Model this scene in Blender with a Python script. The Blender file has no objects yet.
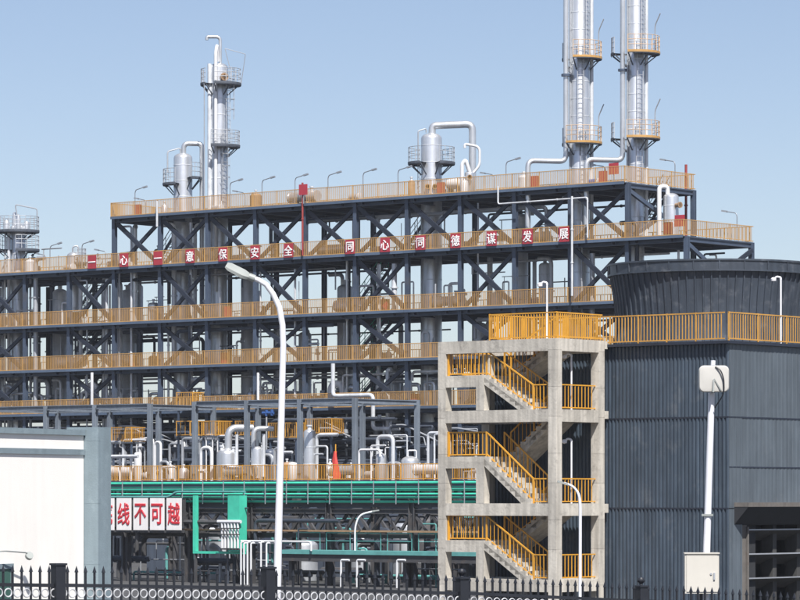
import bpy, math, random
from mathutils import Vector, Matrix
R = math.radians
rnd = random.Random(7)
scene = bpy.context.scene
COL = scene.collection

# ------------------------------------------------------------------ camera, sky, sun, exposure
F = 3564.0           # focal length in pixels of the 800 wide photograph
HZ = 497.0           # horizon row
CH = 5.0             # camera height
cam_d = bpy.data.cameras.new('camera')
cam = bpy.data.objects.new('camera', cam_d)
COL.objects.link(cam)
cam.location = (0, 0, CH)
cam.rotation_euler = (R(90), 0, 0)
cam_d.sensor_width = 36.0
cam_d.lens = 36.0 * F / 800.0
cam_d.shift_y = (HZ - 300.0) / 800.0
cam_d.clip_start = 1.0
cam_d.clip_end = 20000.0
scene.camera = cam

SUN_AZ = Vector((0.22, -0.975, 0)).normalized()
SUN_EL = R(54)
world = bpy.data.worlds.new('World')
scene.world = world
world.use_nodes = True
nt = world.node_tree
nt.nodes.clear()
wo = nt.nodes.new('ShaderNodeOutputWorld')
bg = nt.nodes.new('ShaderNodeBackground')
sky = nt.nodes.new('ShaderNodeTexSky')
sky.sky_type = 'NISHITA'
sky.sun_disc = False
sky.sun_elevation = SUN_EL
sky.sun_rotation = math.atan2(SUN_AZ.x, SUN_AZ.y)
sky.altitude = 0
sky.air_density = 0.7
sky.dust_density = 0.8
sky.ozone_density = 0.0
bg.inputs['Strength'].default_value = 0.084
tint = nt.nodes.new('ShaderNodeVectorMath'); tint.operation = 'MULTIPLY'
tint.inputs[1].default_value = (1.04, 0.985, 0.985)
nt.links.new(sky.outputs['Color'], tint.inputs[0])
nt.links.new(tint.outputs['Vector'], bg.inputs['Color'])
nt.links.new(bg.outputs['Background'], wo.inputs['Surface'])

sl = bpy.data.lights.new('sun', 'SUN')
sl.energy = 5.0
sl.angle = R(0.8)
sl.color = (1.0, 0.965, 0.92)
sun = bpy.data.objects.new('sun', sl)
COL.objects.link(sun)
sdir = Vector((SUN_AZ.x * math.cos(SUN_EL), SUN_AZ.y * math.cos(SUN_EL), math.sin(SUN_EL)))
sun.rotation_euler = sdir.to_track_quat('Z', 'Y').to_euler()
sun.location = (0, -20, 60)

vs = scene.view_settings
vs.view_transform = 'Standard'
vs.look = 'None'
vs.gamma = 1.0
vs.use_curve_mapping = False
vs.exposure = 0.62

# ------------------------------------------------------------------ materials
MATS = {}
def mat(name, col, rough=0.6, metal=0.0, var=0.18, scale=1.5, bump=0.0, bscale=30.0, streak=0.0, spec=0.5, dirt=None):
    if name in MATS:
        return MATS[name]
    m = bpy.data.materials.new(name)
    m.use_nodes = True
    t = m.node_tree
    p = t.nodes['Principled BSDF']
    p.inputs['Roughness'].default_value = rough
    p.inputs['Metallic'].default_value = metal
    p.inputs['Specular IOR Level'].default_value = spec
    geo = t.nodes.new('ShaderNodeNewGeometry')
    mp = t.nodes.new('ShaderNodeMapping')
    t.links.new(geo.outputs['Position'], mp.inputs['Vector'])
    n = t.nodes.new('ShaderNodeTexNoise')
    n.inputs['Scale'].default_value = scale
    n.inputs['Detail'].default_value = 5.0
    n.inputs['Roughness'].default_value = 0.65
    t.links.new(mp.outputs['Vector'], n.inputs['Vector'])
    oi = t.nodes.new('ShaderNodeObjectInfo')
    mr = t.nodes.new('ShaderNodeMapRange')
    mr.inputs['From Min'].default_value = 0.25
    mr.inputs['From Max'].default_value = 0.75
    mr.inputs['To Min'].default_value = 1.0 - var
    mr.inputs['To Max'].default_value = 1.0 + var
    t.links.new(n.outputs['Fac'], mr.inputs['Value'])
    mo = t.nodes.new('ShaderNodeMapRange')
    mo.inputs['To Min'].default_value = 1.0 - var * 0.5
    mo.inputs['To Max'].default_value = 1.0 + var * 0.5
    t.links.new(oi.outputs['Random'], mo.inputs['Value'])
    mul = t.nodes.new('ShaderNodeMath'); mul.operation = 'MULTIPLY'
    t.links.new(mr.outputs['Result'], mul.inputs[0]); t.links.new(mo.outputs['Result'], mul.inputs[1])
    last = mul.outputs['Value']
    if streak > 0:
        mp2 = t.nodes.new('ShaderNodeMapping')
        mp2.inputs['Scale'].default_value = (3.0, 3.0, 0.22)
        t.links.new(geo.outputs['Position'], mp2.inputs['Vector'])
        n2 = t.nodes.new('ShaderNodeTexNoise')
        n2.inputs['Scale'].default_value = 1.6
        n2.inputs['Detail'].default_value = 6.0
        t.links.new(mp2.outputs['Vector'], n2.inputs['Vector'])
        m2 = t.nodes.new('ShaderNodeMapRange')
        m2.inputs['From Min'].default_value = 0.35
        m2.inputs['From Max'].default_value = 0.7
        m2.inputs['To Min'].default_value = 1.0 + streak * 0.3
        m2.inputs['To Max'].default_value = 1.0 - streak
        t.links.new(n2.outputs['Fac'], m2.inputs['Value'])
        mm = t.nodes.new('ShaderNodeMath'); mm.operation = 'MULTIPLY'
        t.links.new(last, mm.inputs[0]); t.links.new(m2.outputs['Result'], mm.inputs[1])
        last = mm.outputs['Value']
    vm = t.nodes.new('ShaderNodeVectorMath'); vm.operation = 'SCALE'
    vm.inputs[0].default_value = col
    t.links.new(last, vm.inputs['Scale'])
    out = vm.outputs['Vector']
    if dirt:
        n3 = t.nodes.new('ShaderNodeTexNoise')
        n3.inputs['Scale'].default_value = dirt[1]
        n3.inputs['Detail'].default_value = 8.0
        n3.inputs['Roughness'].default_value = 0.7
        t.links.new(mp.outputs['Vector'], n3.inputs['Vector'])
        r3 = t.nodes.new('ShaderNodeMapRange')
        r3.inputs['From Min'].default_value = 0.55
        r3.inputs['From Max'].default_value = 0.72
        r3.inputs['To Max'].default_value = dirt[2]
        t.links.new(n3.outputs['Fac'], r3.inputs['Value'])
        mx = t.nodes.new('ShaderNodeMix'); mx.data_type = 'RGBA'
        t.links.new(r3.outputs['Result'], mx.inputs[0])
        t.links.new(out, mx.inputs[6])
        mx.inputs[7].default_value = (*dirt[0], 1)
        out = mx.outputs[2]
    t.links.new(out, p.inputs['Base Color'])
    if bump > 0:
        nb = t.nodes.new('ShaderNodeTexNoise')
        nb.inputs['Scale'].default_value = bscale
        nb.inputs['Detail'].default_value = 4.0
        t.links.new(mp.outputs['Vector'], nb.inputs['Vector'])
        b = t.nodes.new('ShaderNodeBump')
        b.inputs['Strength'].default_value = bump
        b.inputs['Distance'].default_value = 0.02
        t.links.new(nb.outputs['Fac'], b.inputs['Height'])
        t.links.new(b.outputs['Normal'], p.inputs['Normal'])
    MATS[name] = m
    return m

STEEL = mat('painted_steel_navy', (0.056, 0.077, 0.118), 0.45, 0.0, 0.22, 0.8, dirt=((0.10, 0.085, 0.07), 0.9, 0.45))
STEELD = mat('painted_steel_dark', (0.018, 0.024, 0.040), 0.55, 0.0, 0.25, 0.8)
RACK = mat('painted_steel_grey_blue', (0.165, 0.195, 0.235), 0.5, 0.0, 0.2, 0.9, streak=0.2)
GREYST = mat('grey_brown_steel', (0.058, 0.058, 0.062), 0.6, 0.0, 0.3, 1.0, dirt=((0.13, 0.085, 0.05), 1.3, 0.5))
EDGE = mat('edge_channel_paint', (0.085, 0.12, 0.18), 0.4, 0.0, 0.2, 0.6)
DECK = mat('deck_grating', (0.075, 0.088, 0.112), 0.7, 0.0, 0.25, 2.0)
ORANGE = mat('orange_rail_paint', (0.48, 0.28, 0.095), 0.5, 0.0, 0.15, 1.0)
ORANGE3 = mat('brown_orange_rail_paint', (0.50, 0.265, 0.055), 0.5, 0.0, 0.2, 1.2)
ORANGE2 = mat('yellow_orange_rail_paint', (0.60, 0.30, 0.035), 0.45, 0.0, 0.15, 1.2)
ALU = mat('aluminium_cladding', (0.63, 0.65, 0.675), 0.34, 0.68, 0.10, 1.2, streak=0.12, bump=0.15, bscale=3.0)
ALU2 = mat('dull_aluminium_cladding', (0.62, 0.645, 0.68), 0.45, 0.2, 0.18, 1.2, streak=0.15)
WHITEP = mat('white_pipe_paint', (0.62, 0.63, 0.65), 0.45, 0.0, 0.06, 2.0)
GALV = mat('galvanised_steel', (0.40, 0.42, 0.45), 0.5, 0.5, 0.15, 2.0)
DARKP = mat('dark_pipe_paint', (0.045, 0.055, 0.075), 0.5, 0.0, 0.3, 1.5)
RED = mat('red_sign_enamel', (0.36, 0.035, 0.05), 0.45, 0.0, 0.1, 1.0)
REDB = mat('red_equipment_paint', (0.28, 0.045, 0.04), 0.5, 0.0, 0.15, 1.0)
SIGNW = mat('white_sign_enamel', (0.80, 0.78, 0.77), 0.5, 0.0, 0.05, 1.0, streak=0.06)
REDT = mat('red_letter_paint', (0.50, 0.03, 0.045), 0.5, 0.0, 0.1, 2.0)
WHT = mat('white_letter_paint', (0.82, 0.80, 0.80), 0.5, 0.0, 0.03, 2.0)
GREEN = mat('green_pipe_paint', (0.055, 0.50, 0.35), 0.45, 0.0, 0.15, 1.5)
TEAL = mat('teal_platform_paint', (0.10, 0.30, 0.29), 0.5, 0.0, 0.2, 1.5)
CONC = mat('cast_concrete', (0.49, 0.46, 0.405), 0.85, 0.0, 0.16, 1.3, bump=0.5, bscale=9.0, streak=0.28, dirt=((0.20, 0.185, 0.165), 2.0, 0.75))
CONCD = mat('weathered_shaded_concrete', (0.13, 0.12, 0.11), 0.9, 0.0, 0.2, 1.4, bump=0.5, bscale=9.0, streak=0.25, dirt=((0.11, 0.08, 0.06), 2.0, 0.6))  # weathered concrete, darkened further: shade under the canopy is in its colour
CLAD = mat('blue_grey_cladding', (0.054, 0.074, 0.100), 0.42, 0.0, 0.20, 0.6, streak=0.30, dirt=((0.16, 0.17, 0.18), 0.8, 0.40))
CLADR = mat('sunlit_blue_grey_cladding', (0.088, 0.108, 0.128), 0.45, 0.0, 0.14, 0.5, streak=0.22, dirt=((0.17, 0.18, 0.19), 0.7, 0.3))  # right face of the same cladding, its brighter light put into the colour
STACK = mat('fan_stack_fibreglass', (0.044, 0.055, 0.073), 0.42, 0.0, 0.18, 0.9, streak=0.25, dirt=((0.22, 0.23, 0.25), 1.5, 0.35))
BLACK = mat('black_iron', (0.018, 0.02, 0.026), 0.45, 0.0, 0.2, 3.0)
LOUV = mat('shaded_louvre_concrete', (0.05, 0.05, 0.05), 0.9, 0.0, 0.2, 1.4, streak=0.2)  # near-black concrete; shade inside the air inlet is put into its colour
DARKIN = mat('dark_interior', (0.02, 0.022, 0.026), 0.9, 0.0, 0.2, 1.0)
CREAM = mat('cream_render', (0.86, 0.83, 0.78), 0.85, 0.0, 0.03, 0.8, bump=0.2, bscale=40, streak=0.03)
TRIM = mat('blue_grey_render', (0.19, 0.245, 0.275), 0.8, 0.0, 0.10, 1.5, bump=0.25, bscale=25, streak=0.12, dirt=((0.30, 0.36, 0.39), 3.0, 0.35))
LAMPW = mat('white_lamp_paint', (0.72, 0.73, 0.77), 0.4, 0.0, 0.07, 2.0, streak=0.12)
LAMPD = mat('deck_lamp_grey', (0.22, 0.24, 0.27), 0.5, 0.2, 0.1, 3.0)
LAMPG = mat('lamp_head_grey', (0.27, 0.29, 0.28), 0.45, 0.0, 0.08, 3.0)
BOXC = mat('cream_box_paint', (0.52, 0.50, 0.45), 0.5, 0.0, 0.05, 2.0, streak=0.06)
DISHM = mat('dish_plastic', (0.48, 0.47, 0.44), 0.4, 0.0, 0.05, 3.0)
GLASS = mat('green_window_glass', (0.05, 0.12, 0.10), 0.08, 0.0, 0.1, 1.0)
BLUE = mat('blue_motor_paint', (0.03, 0.085, 0.26), 0.4, 0.0, 0.15, 2.0)
CLOTH = mat('red_cloth', (0.60, 0.06, 0.05), 0.85, 0.0, 0.15, 3.0)
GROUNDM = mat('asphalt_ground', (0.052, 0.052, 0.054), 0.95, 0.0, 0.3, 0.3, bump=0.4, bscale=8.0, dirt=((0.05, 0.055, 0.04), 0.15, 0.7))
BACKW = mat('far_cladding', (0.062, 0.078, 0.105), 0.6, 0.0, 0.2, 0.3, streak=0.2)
RUST = mat('rusty_pipe_paint', (0.30, 0.19, 0.11), 0.6, 0.0, 0.25, 1.5)

# ------------------------------------------------------------------ mesh helpers
def orth(d):
    d = d.normalized()
    up = Vector((0, 0, 1)) if abs(d.z) < 0.95 else Vector((1, 0, 0))
    s = d.cross(up).normalized()
    return s, s.cross(d).normalized()

class MB:
    def __init__(self):
        self.v = []; self.f = []
    def add(self, vs, fs):
        o = len(self.v)
        self.v += [tuple(x) for x in vs]
        self.f += [tuple(i + o for i in f) for f in fs]
        return self
    def box(self, x0, x1, y0, y1, z0, z1):
        return self.add([(x0,y0,z0),(x1,y0,z0),(x1,y1,z0),(x0,y1,z0),(x0,y0,z1),(x1,y0,z1),(x1,y1,z1),(x0,y1,z1)],
            [(0,3,2,1),(4,5,6,7),(0,1,5,4),(1,2,6,5),(2,3,7,6),(3,0,4,7)])
    def bar(self, p, q, w, h):
        p = Vector(p); q = Vector(q)
        s, u = orth(q - p)
        c = [(-w/2,-h/2),(w/2,-h/2),(w/2,h/2),(-w/2,h/2)]
        vs = [p + s*a + u*b for a, b in c] + [q + s*a + u*b for a, b in c]
        return self.add(vs, [(3,2,1,0),(4,5,6,7),(0,1,5,4),(1,2,6,5),(2,3,7,6),(3,0,4,7)])
    def prof(self, p, q, pts):
        """extrude a 2D profile (side, up) from p to q"""
        p = Vector(p); q = Vector(q)
        s, u = orth(q - p)
        n = len(pts)
        vs = [p + s*a + u*b for a, b in pts] + [q + s*a + u*b for a, b in pts]
        fs = [(i, (i+1) % n, n + (i+1) % n, n + i) for i in range(n)]
        fs += [tuple(range(n-1, -1, -1)), tuple(range(n, 2*n))]
        return self.add(vs, fs)
    def ibeam(self, p, q, h, w, tf=0.05, tw=0.04):
        a, b = w/2, h/2
        pts = [(-a,-b),(a,-b),(a,-b+tf),(tw/2,-b+tf),(tw/2,b-tf),(a,b-tf),(a,b),(-a,b),(-a,b-tf),(-tw/2,b-tf),(-tw/2,-b+tf),(-a,-b+tf)]
        return self.prof(p, q, pts)
    def cyl(self, p, q, r, n=12, r2=None, caps=True):
        p = Vector(p); q = Vector(q)
        r2 = r if r2 is None else r2
        s, u = orth(q - p)
        vs = []
        for c, rr in ((p, r), (q, r2)):
            for i in range(n):
                a = 2*math.pi*i/n
                vs.append(c + s*(rr*math.cos(a)) + u*(rr*math.sin(a)))
        fs = [(i, (i+1) % n, n+(i+1) % n, n+i) for i in range(n)]
        if caps:
            fs += [tuple(range(n-1,-1,-1)), tuple(range(n,2*n))]
        return self.add(vs, fs)
    def tube(self, path, r, n=10, bend=None, caps=True, r2=None):
        P = [Vector(x) for x in path]
        if bend is None:
            bend = r * 3
        pts = [P[0]]
        for i in range(1, len(P)-1):
            a = (P[i-1]-P[i]); b = (P[i+1]-P[i])
            d = min(bend, a.length*0.49, b.length*0.49)
            s = P[i] + a.normalized()*d; e = P[i] + b.normalized()*d
            for k in range(6):
                t = k/5
                pts.append(s*(1-t)**2 + P[i]*2*t*(1-t) + e*t*t)
        pts.append(P[-1])
        vs = []; fs = []
        d0 = (pts[1]-pts[0]).normalized()
        s, u = orth(d0)
        for i, p in enumerate(pts):
            if i == 0: d = pts[1]-pts[0]
            elif i == len(pts)-1: d = pts[-1]-pts[-2]
            else: d = (pts[i+1]-pts[i]).normalized() + (pts[i]-pts[i-1]).normalized()
            d = d.normalized()
            s = (s - d*s.dot(d)).normalized()
            u = s.cross(d).normalized()
            rr = r if r2 is None else r + (r2-r)*i/(len(pts)-1)
            for k in range(n):
                a = 2*math.pi*k/n
                vs.append(p + s*(rr*math.cos(a)) + u*(rr*math.sin(a)))
        m = len(pts)
        for i in range(m-1):
            for k in range(n):
                fs.append((i*n+k, i*n+(k+1) % n, (i+1)*n+(k+1) % n, (i+1)*n+k))
        if caps:
            fs += [tuple(range(n-1,-1,-1)), tuple(range((m-1)*n, m*n))]
        return self.add(vs, fs)
    def lathe(self, prof, n=20, c=(0,0,0), a0=0.0, a1=2*math.pi):
        full = abs(a1-a0-2*math.pi) < 1e-6
        m = n if full else n+1
        vs = []; fs = []
        for (r, z) in prof:
            for i in range(m):
                a = a0 + (a1-a0)*i/n
                vs.append((c[0]+r*math.cos(a), c[1]+r*math.sin(a), c[2]+z))
        for j in range(len(prof)-1):
            for i in range(n):
                k = (i+1) % m
                fs.append((j*m+i, j*m+k, (j+1)*m+k, (j+1)*m+i))
        return self.add(vs, fs)
    def torus(self, c, R0, r, n=16, k=6, axis='y'):
        vs = []; fs = []
        for i in range(n):
            a = 2*math.pi*i/n
            for j in range(k):
                b = 2*math.pi*j/k
                rr = R0 + r*math.cos(b)
                if axis == 'y': vs.append((c[0]+rr*math.cos(a), c[1]+r*math.sin(b), c[2]+rr*math.sin(a)))
                else: vs.append((c[0]+rr*math.cos(a), c[1]+rr*math.sin(a), c[2]+r*math.sin(b)))
        for i in range(n):
            for j in range(k):
                fs.append((i*k+j, ((i+1)%n)*k+j, ((i+1)%n)*k+(j+1)%k, i*k+(j+1)%k))
        return self.add(vs, fs)
    def mesh(self, name, m, smooth=True):
        me = bpy.data.meshes.new(name)
        me.from_pydata(self.v, [], self.f)
        me.validate()
        me.materials.append(m)
        if smooth:
            for p in me.polygons: p.use_smooth = True
            me.set_sharp_from_angle(angle=R(38))
        me.update()
        return me
    def build(self, name, m, parent=None, smooth=True, loc=None):
        return link(name, self.mesh(name, m, smooth), parent, loc)

def link(name, me, parent=None, loc=None, rz=0.0):
    o = bpy.data.objects.new(name, me)
    COL.objects.link(o)
    if parent is not None: o.parent = parent
    if loc is not None: o.location = loc
    if rz: o.rotation_euler = (0, 0, rz)
    return o

CACHE = {}
def cached(key, fn, m, smooth=True):
    k = (key, m.name)
    if k not in CACHE:
        CACHE[k] = fn().mesh(str(key[0]), m, smooth)
    return CACHE[k]

def cbox(name, m, parent, x0, x1, y0, y1, z0, z1):
    d = (round(x1-x0, 4), round(y1-y0, 4), round(z1-z0, 4))
    me = cached((name,)+d, lambda: MB().box(0, d[0], 0, d[1], 0, d[2]), m, False)
    return link(name, me, parent, (x0, y0, z0))

def tag(o, label=None, cat=None, group=None, kind=None):
    if label: o['label'] = label
    if cat: o['category'] = cat
    if group: o['group'] = group
    if kind: o['kind'] = kind
    return o

def thing(name, label, cat, loc=(0,0,0), rz=0.0, group=None):
    o = bpy.data.objects.new(name, None)
    COL.objects.link(o)
    o.location = loc; o.rotation_euler = (0,0,rz)
    o.empty_display_size = 0.3
    return tag(o, label, cat, group)

def copy_tree(o, parent=None):
    c = o.copy(); COL.objects.link(c)
    c.parent = parent
    for ch in [x for x in o.children]:
        copy_tree(ch, c)
    return c

ORD = ['first','second','third','fourth','fifth','sixth','seventh','eighth','ninth','tenth','eleventh','twelfth','thirteenth','fourteenth','fifteenth','sixteenth']

# ------------------------------------------------------------------ placement frames (all plant buildings share one bearing)
AX = Vector((-0.7714, 0.6364)); BX = Vector((0.6364, 0.7714))
ROT = math.atan2(-AX.y, -AX.x)
class Frame:
    """local x runs right and nearer along the front, local y runs back; built in metres"""
    def __init__(s, px, Y):
        s.O = Vector(((px-400)/F*Y, Y))
    def w(s, x, y, z=0.0):
        p = s.O - AX*x + BX*y
        return Vector((p.x, p.y, z))
    def x(s, px, y):
        r = (px-400)/F
        return -((s.O.x + BX.x*y - r*(s.O.y + BX.y*y)) / (-AX.x + AX.y*r))
    def z(s, py, x, y):
        return CH + (HZ-py)*s.w(x, y).y/F
    def loc(s, x, y, z=0.0):
        return s.w(x, y, z)
MF = Frame(628, 250.0)      # main steel frame, front right corner of its top deck
CT = Frame(729, 148.8)      # cooling tower, near corner
LR = Frame(437, 197.0)      # low pipe bridge in front of the frame

# ------------------------------------------------------------------ ground
def ground_z(x, y):
    base = 1.85 - 0.045*(x+4.4)
    base = max(1.0, min(2.3, base))
    t = min(1.0, max(0.0, (y-56.0)/16.0))
    t = t*t*(3-2*t)
    return base*(1-t)
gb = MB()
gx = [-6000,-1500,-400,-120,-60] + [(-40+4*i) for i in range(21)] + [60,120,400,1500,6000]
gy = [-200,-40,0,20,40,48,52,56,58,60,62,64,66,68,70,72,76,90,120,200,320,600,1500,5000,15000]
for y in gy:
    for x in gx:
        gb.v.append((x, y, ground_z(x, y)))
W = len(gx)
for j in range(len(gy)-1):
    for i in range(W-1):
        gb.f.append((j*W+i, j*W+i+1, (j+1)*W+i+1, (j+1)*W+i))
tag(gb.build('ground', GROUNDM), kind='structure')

# ------------------------------------------------------------------ railing panels (shared meshes)
def rail_mesh(L, h, pitch, bw, m):
    pw = 0.028 if h > 1.1 else 0.03
    def frame():
        b = MB()
        b.box(0, L, -0.025, 0.025, h-0.05, h)
        b.box(0, L, -0.02, 0.02, 0.06, 0.11)
        n = max(1, round(L/2.5))
        for i in range(n):
            x = L*i/n
            x = min(max(x, pw), L-pw)
            
            b.box(x-pw, x+pw, -pw, pw, 0.0, h+0.01)
        return b
    def bal():
        b = MB()
        n = max(2, round(L/pitch))
        for i in range(1, n):
            x = L*i/n
            b.box(x-bw/2, x+bw/2, -0.014, 0.014, 0.11, h-0.06)
        return b
    L = round(L, 3)
    return (cached(('railing', L, h), frame, m, False), cached(('balusters', L, h, pitch, bw), bal, m, False))

def railing(parent, x, y, z, L, ang=0.0, h=1.15, pitch=0.125, bw=0.031, m=ORANGE):
    a, b = rail_mesh(L, h, pitch, bw, m)
    o = link('railing', a, parent, (x, y, z), ang)
    c = link('balusters', b, o)
    c['kind'] = 'stuff'
    return o

def steel_stair(parent, x0, z0, x1, z1, y, width=0.9, m=STEEL, rm=GREEN, name='stair_flight'):
    b = MB()
    for yy in (y, y+width):
        b.bar((x0,yy,z0), (x1,yy,z1), 0.05, 0.26)
    n = max(4, int(abs(z1-z0)/0.22))
    for i in range(1, n):
        t = i/n
        x = x0+(x1-x0)*t; z = z0+(z1-z0)*t
        b.box(x-0.12, x+0.12, y+0.03, y+width-0.03, z-0.02, z+0.02)
    o = b.build(name, m, parent, False)
    r = MB()
    for yy in (y, y+width):
        r.bar((x0,yy,z0+1.0), (x1,yy,z1+1.0), 0.05, 0.05)
        r.bar((x0,yy,z0+0.55), (x1,yy,z1+0.55), 0.035, 0.035)
        for i in range(0, 6):
            t = i/5
            x = x0+(x1-x0)*t; z = z0+(z1-z0)*t
            r.box(x-0.02, x+0.02, yy-0.02, yy+0.02, z, z+1.0)
    r.build('handrail', rm, o, False)
    return o

# ------------------------------------------------------------------ main steel frame
ZT, ZS, Z2, Z3, Z4, Z5 = 27.08, 23.09, 18.73, 15.16, 11.64, 6.4
LEV = [(ZT, -50, 0), (ZS, -70, 5), (Z2, -70, 5), (Z3, -70, 5), (Z4, -70, 5), (Z5, -70, 5)]
DEP = 8.0
mf = thing('steel_frame', 'long navy steel process frame with five railed decks and cross bracing', 'steel frame', MF.loc(0,0), ROT)
xs = [5 - 5*i for i in range(16)]
for x in xs:
    top = ZT if -50 <= x <= 0 else ZS
    for y in (0.0, DEP):
        def colm(top=top):
            b = MB()
            b.box(-0.16, 0.16, -0.16, -0.125, 0, top); b.box(-0.16, 0.16, 0.125, 0.16, 0, top)
            b.box(-0.02, 0.02, -0.125, 0.125, 0, top)
            return b
        link('column', cached(('column', top), colm, STEEL, False), mf, (x, y, -0.03 if y == 0 else -0.035))
def grating():
    b = MB()
    for k in range(83):
        xk = 0.02 + 4.92*k/82
        b.box(xk, xk+0.035, -0.45, DEP+0.3, -0.04, 0.0)
    for k in range(5):
        yk = -0.4 + (DEP+0.6)*k/4
        b.box(0.01, 4.99, yk, yk+0.06, -0.052, -0.042)
    return b
GRATE = grating().mesh('deck_panel', DECK, False)
for li, (z, xa, xb) in enumerate(LEV):
    zc = z - 0.055 - 0.18
    nb = int((xb-xa)/5)
    for i in range(nb):
        x0 = xa + 5*i
        for y, w in ((0.0, 0.24), (DEP, 0.24)):
            me = cached(('beam', 4.59, w), lambda w=w: MB().ibeam((0.165,0,0), (4.835,0,0), 0.36, w, 0.05, 0.04), STEEL, False)
            link('beam', me, mf, (x0, y, zc))
        # cross joists
        me = cached(('joist', DEP), lambda: MB().ibeam((0,0.13,0), (0,DEP-0.13,0), 0.2, 0.12), STEELD, False)
        link('joist', me, mf, (x0+1.67, 0, zc+0.07)); link('joist', me, mf, (x0+3.34, 0, zc+0.07))
        # deck panel with a pale edge angle
        link('deck_panel', GRATE, mf, (x0, 0, z))
        cbox('edge_channel', EDGE, mf, x0+0.012, x0+4.988, -0.50, -0.452, z-0.15, z+0.05)
        # bracket lugs under the edge
        for q in (0.9, 3.9):
            cbox('bracket', STEELD, mf, x0+q, x0+q+0.06, -0.44, -0.13, z-0.34, z-0.055)
        if li < 5:
            railing(mf, x0, -0.42, z, 5.0)
            if li < 4:
                railing(mf, x0, DEP+0.25, z, 5.0, pitch=0.32)
    for x in [xa + 5*i for i in range(nb+1)]:
        me = cached(('cross_beam', DEP), lambda: MB().ibeam((0,0.165,0), (0,DEP-0.165,0), 0.34, 0.2, 0.05, 0.04), STEEL, False)
        link('cross_beam', me, mf, (x, 0, zc))
    if li < 5:
        railing(mf, xb-0.04, -0.38, z, DEP+0.6, R(90), pitch=0.15)
        if li == 0: railing(mf, xa+0.04, -0.38, z, DEP+0.6, R(90))
def brace(x0, x1, z0, z1, y, both=True):
    b = MB(); b.bar((x0+0.16, y, z1-0.42), (x1-0.16, y, z0+0.1), 0.18, 0.34)
    b.build('brace', STEELD, mf, False)
    if both:
        b = MB(); b.bar((x0+0.16, y+0.191, z0+0.1), (x1-0.16, y+0.191, z1-0.42), 0.17, 0.28)
        b.build('brace', STEELD, mf, False)
def gusset(x, z, w, h, y=-0.10):
    cbox('gusset', STEELD, mf, x-w/2, x+w/2, y-0.012, y+0.0, z-h/2, z+h/2)
for i in range(10):
    x0 = -50 + 5*i
    brace(x0, x0+5, ZS, ZT, 0.05)
    gusset(x0+2.5, (ZS+ZT)/2-0.16, 0.34, 0.3, -0.045)
for (za, zb) in ((Z2, ZS), (Z3, Z2), (Z4, Z3)):
    for x0 in (-65, -55, -45, -35, -25, -15, -5):
        brace(x0, x0+5, za, zb, 0.05)
        gusset(x0+2.5, (za+zb)/2-0.16, 0.34, 0.3, -0.045)
    for x0 in (-40, -20, -60):
        if za != Z4: pass
for x0 in (-30, -10):
    brace(x0, x0+5, Z5, Z4, DEP-0.3)
# end bay bracing on the right hand side
def side_brace(x, z0, z1):
    b = MB()
    b.bar((x, 0.2, z1-0.6), (x, DEP*0.52, (z0+z1)/2-0.1), 0.22, 0.28)
    b.bar((x, 0.2, z0+0.1), (x, DEP*0.52, (z0+z1)/2-0.1), 0.2, 0.26)
    b.build('brace', STEEL, mf, False)
side_brace(0.0, ZS, ZT)
for za, zb in ((Z2, ZS), (Z3, Z2), (Z4, Z3)):
    b = MB(); b.bar((5.0, 0.25, zb-0.6), (5.0, DEP-0.25, za+0.1), 0.2, 0.28); b.build('brace', STEEL, mf, False)
    b = MB(); b.bar((5.22, 0.25, za+0.1), (5.22, DEP-0.25, zb-0.6), 0.2, 0.28); b.build('brace', STEELD, mf, False)
# stairs between decks
for (za, zb) in ((Z2, ZS), (Z3, Z2), (Z4, Z3)):
    steel_stair(mf, -29.6, za, -25.6, zb, 4.6, rm=GREEN)
    steel_stair(mf, -59.6, za, -55.4, zb, 4.2, rm=GALV)
steel_stair(mf, -49.2, ZS, -45.8, ZT, 3.6, rm=GALV)
steel_stair(mf, -24.6, ZS, -20.8, ZT, 4.6, rm=GALV)
steel_stair(mf, 0.4, ZS, 3.4, ZS+3.6, 5.2, rm=GALV) if False else None
steel_stair(mf, -3.8, ZS, -0.8, ZT, 5.4, rm=GALV)

# ------------------------------------------------------------------ slogan signs on the railing
def text_mesh(ch, size, m, thick=0.012, bold=0.012, sx=1.0):
    cu = bpy.data.curves.new('lettering', 'FONT')
    cu.body = ch
    cu.size = size
    cu.align_x = 'CENTER'; cu.align_y = 'CENTER'
    cu.extrude = thick
    cu.bevel_depth = bold
    cu.bevel_resolution = 0
    cu.resolution_u = 3
    ob = bpy.data.objects.new('lettering_tmp', cu)
    COL.objects.link(ob)
    dg = bpy.context.evaluated_depsgraph_get()
    dg.update()
    me = bpy.data.meshes.new_from_object(ob.evaluated_get(dg))
    bpy.data.objects.remove(ob)
    # centre on its own bounds, stand it up (x right, z up, facing -y)
    xs_ = [v.co.x for v in me.vertices]; ys_ = [v.co.y for v in me.vertices]
    cx = (min(xs_)+max(xs_))/2; cy = (min(ys_)+max(ys_))/2
    for v in me.vertices:
        x, y, z = v.co
        v.co = ((x-cx)*sx, -z, (y-cy))
    me.materials.clear(); me.materials.append(m)
    return me

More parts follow.
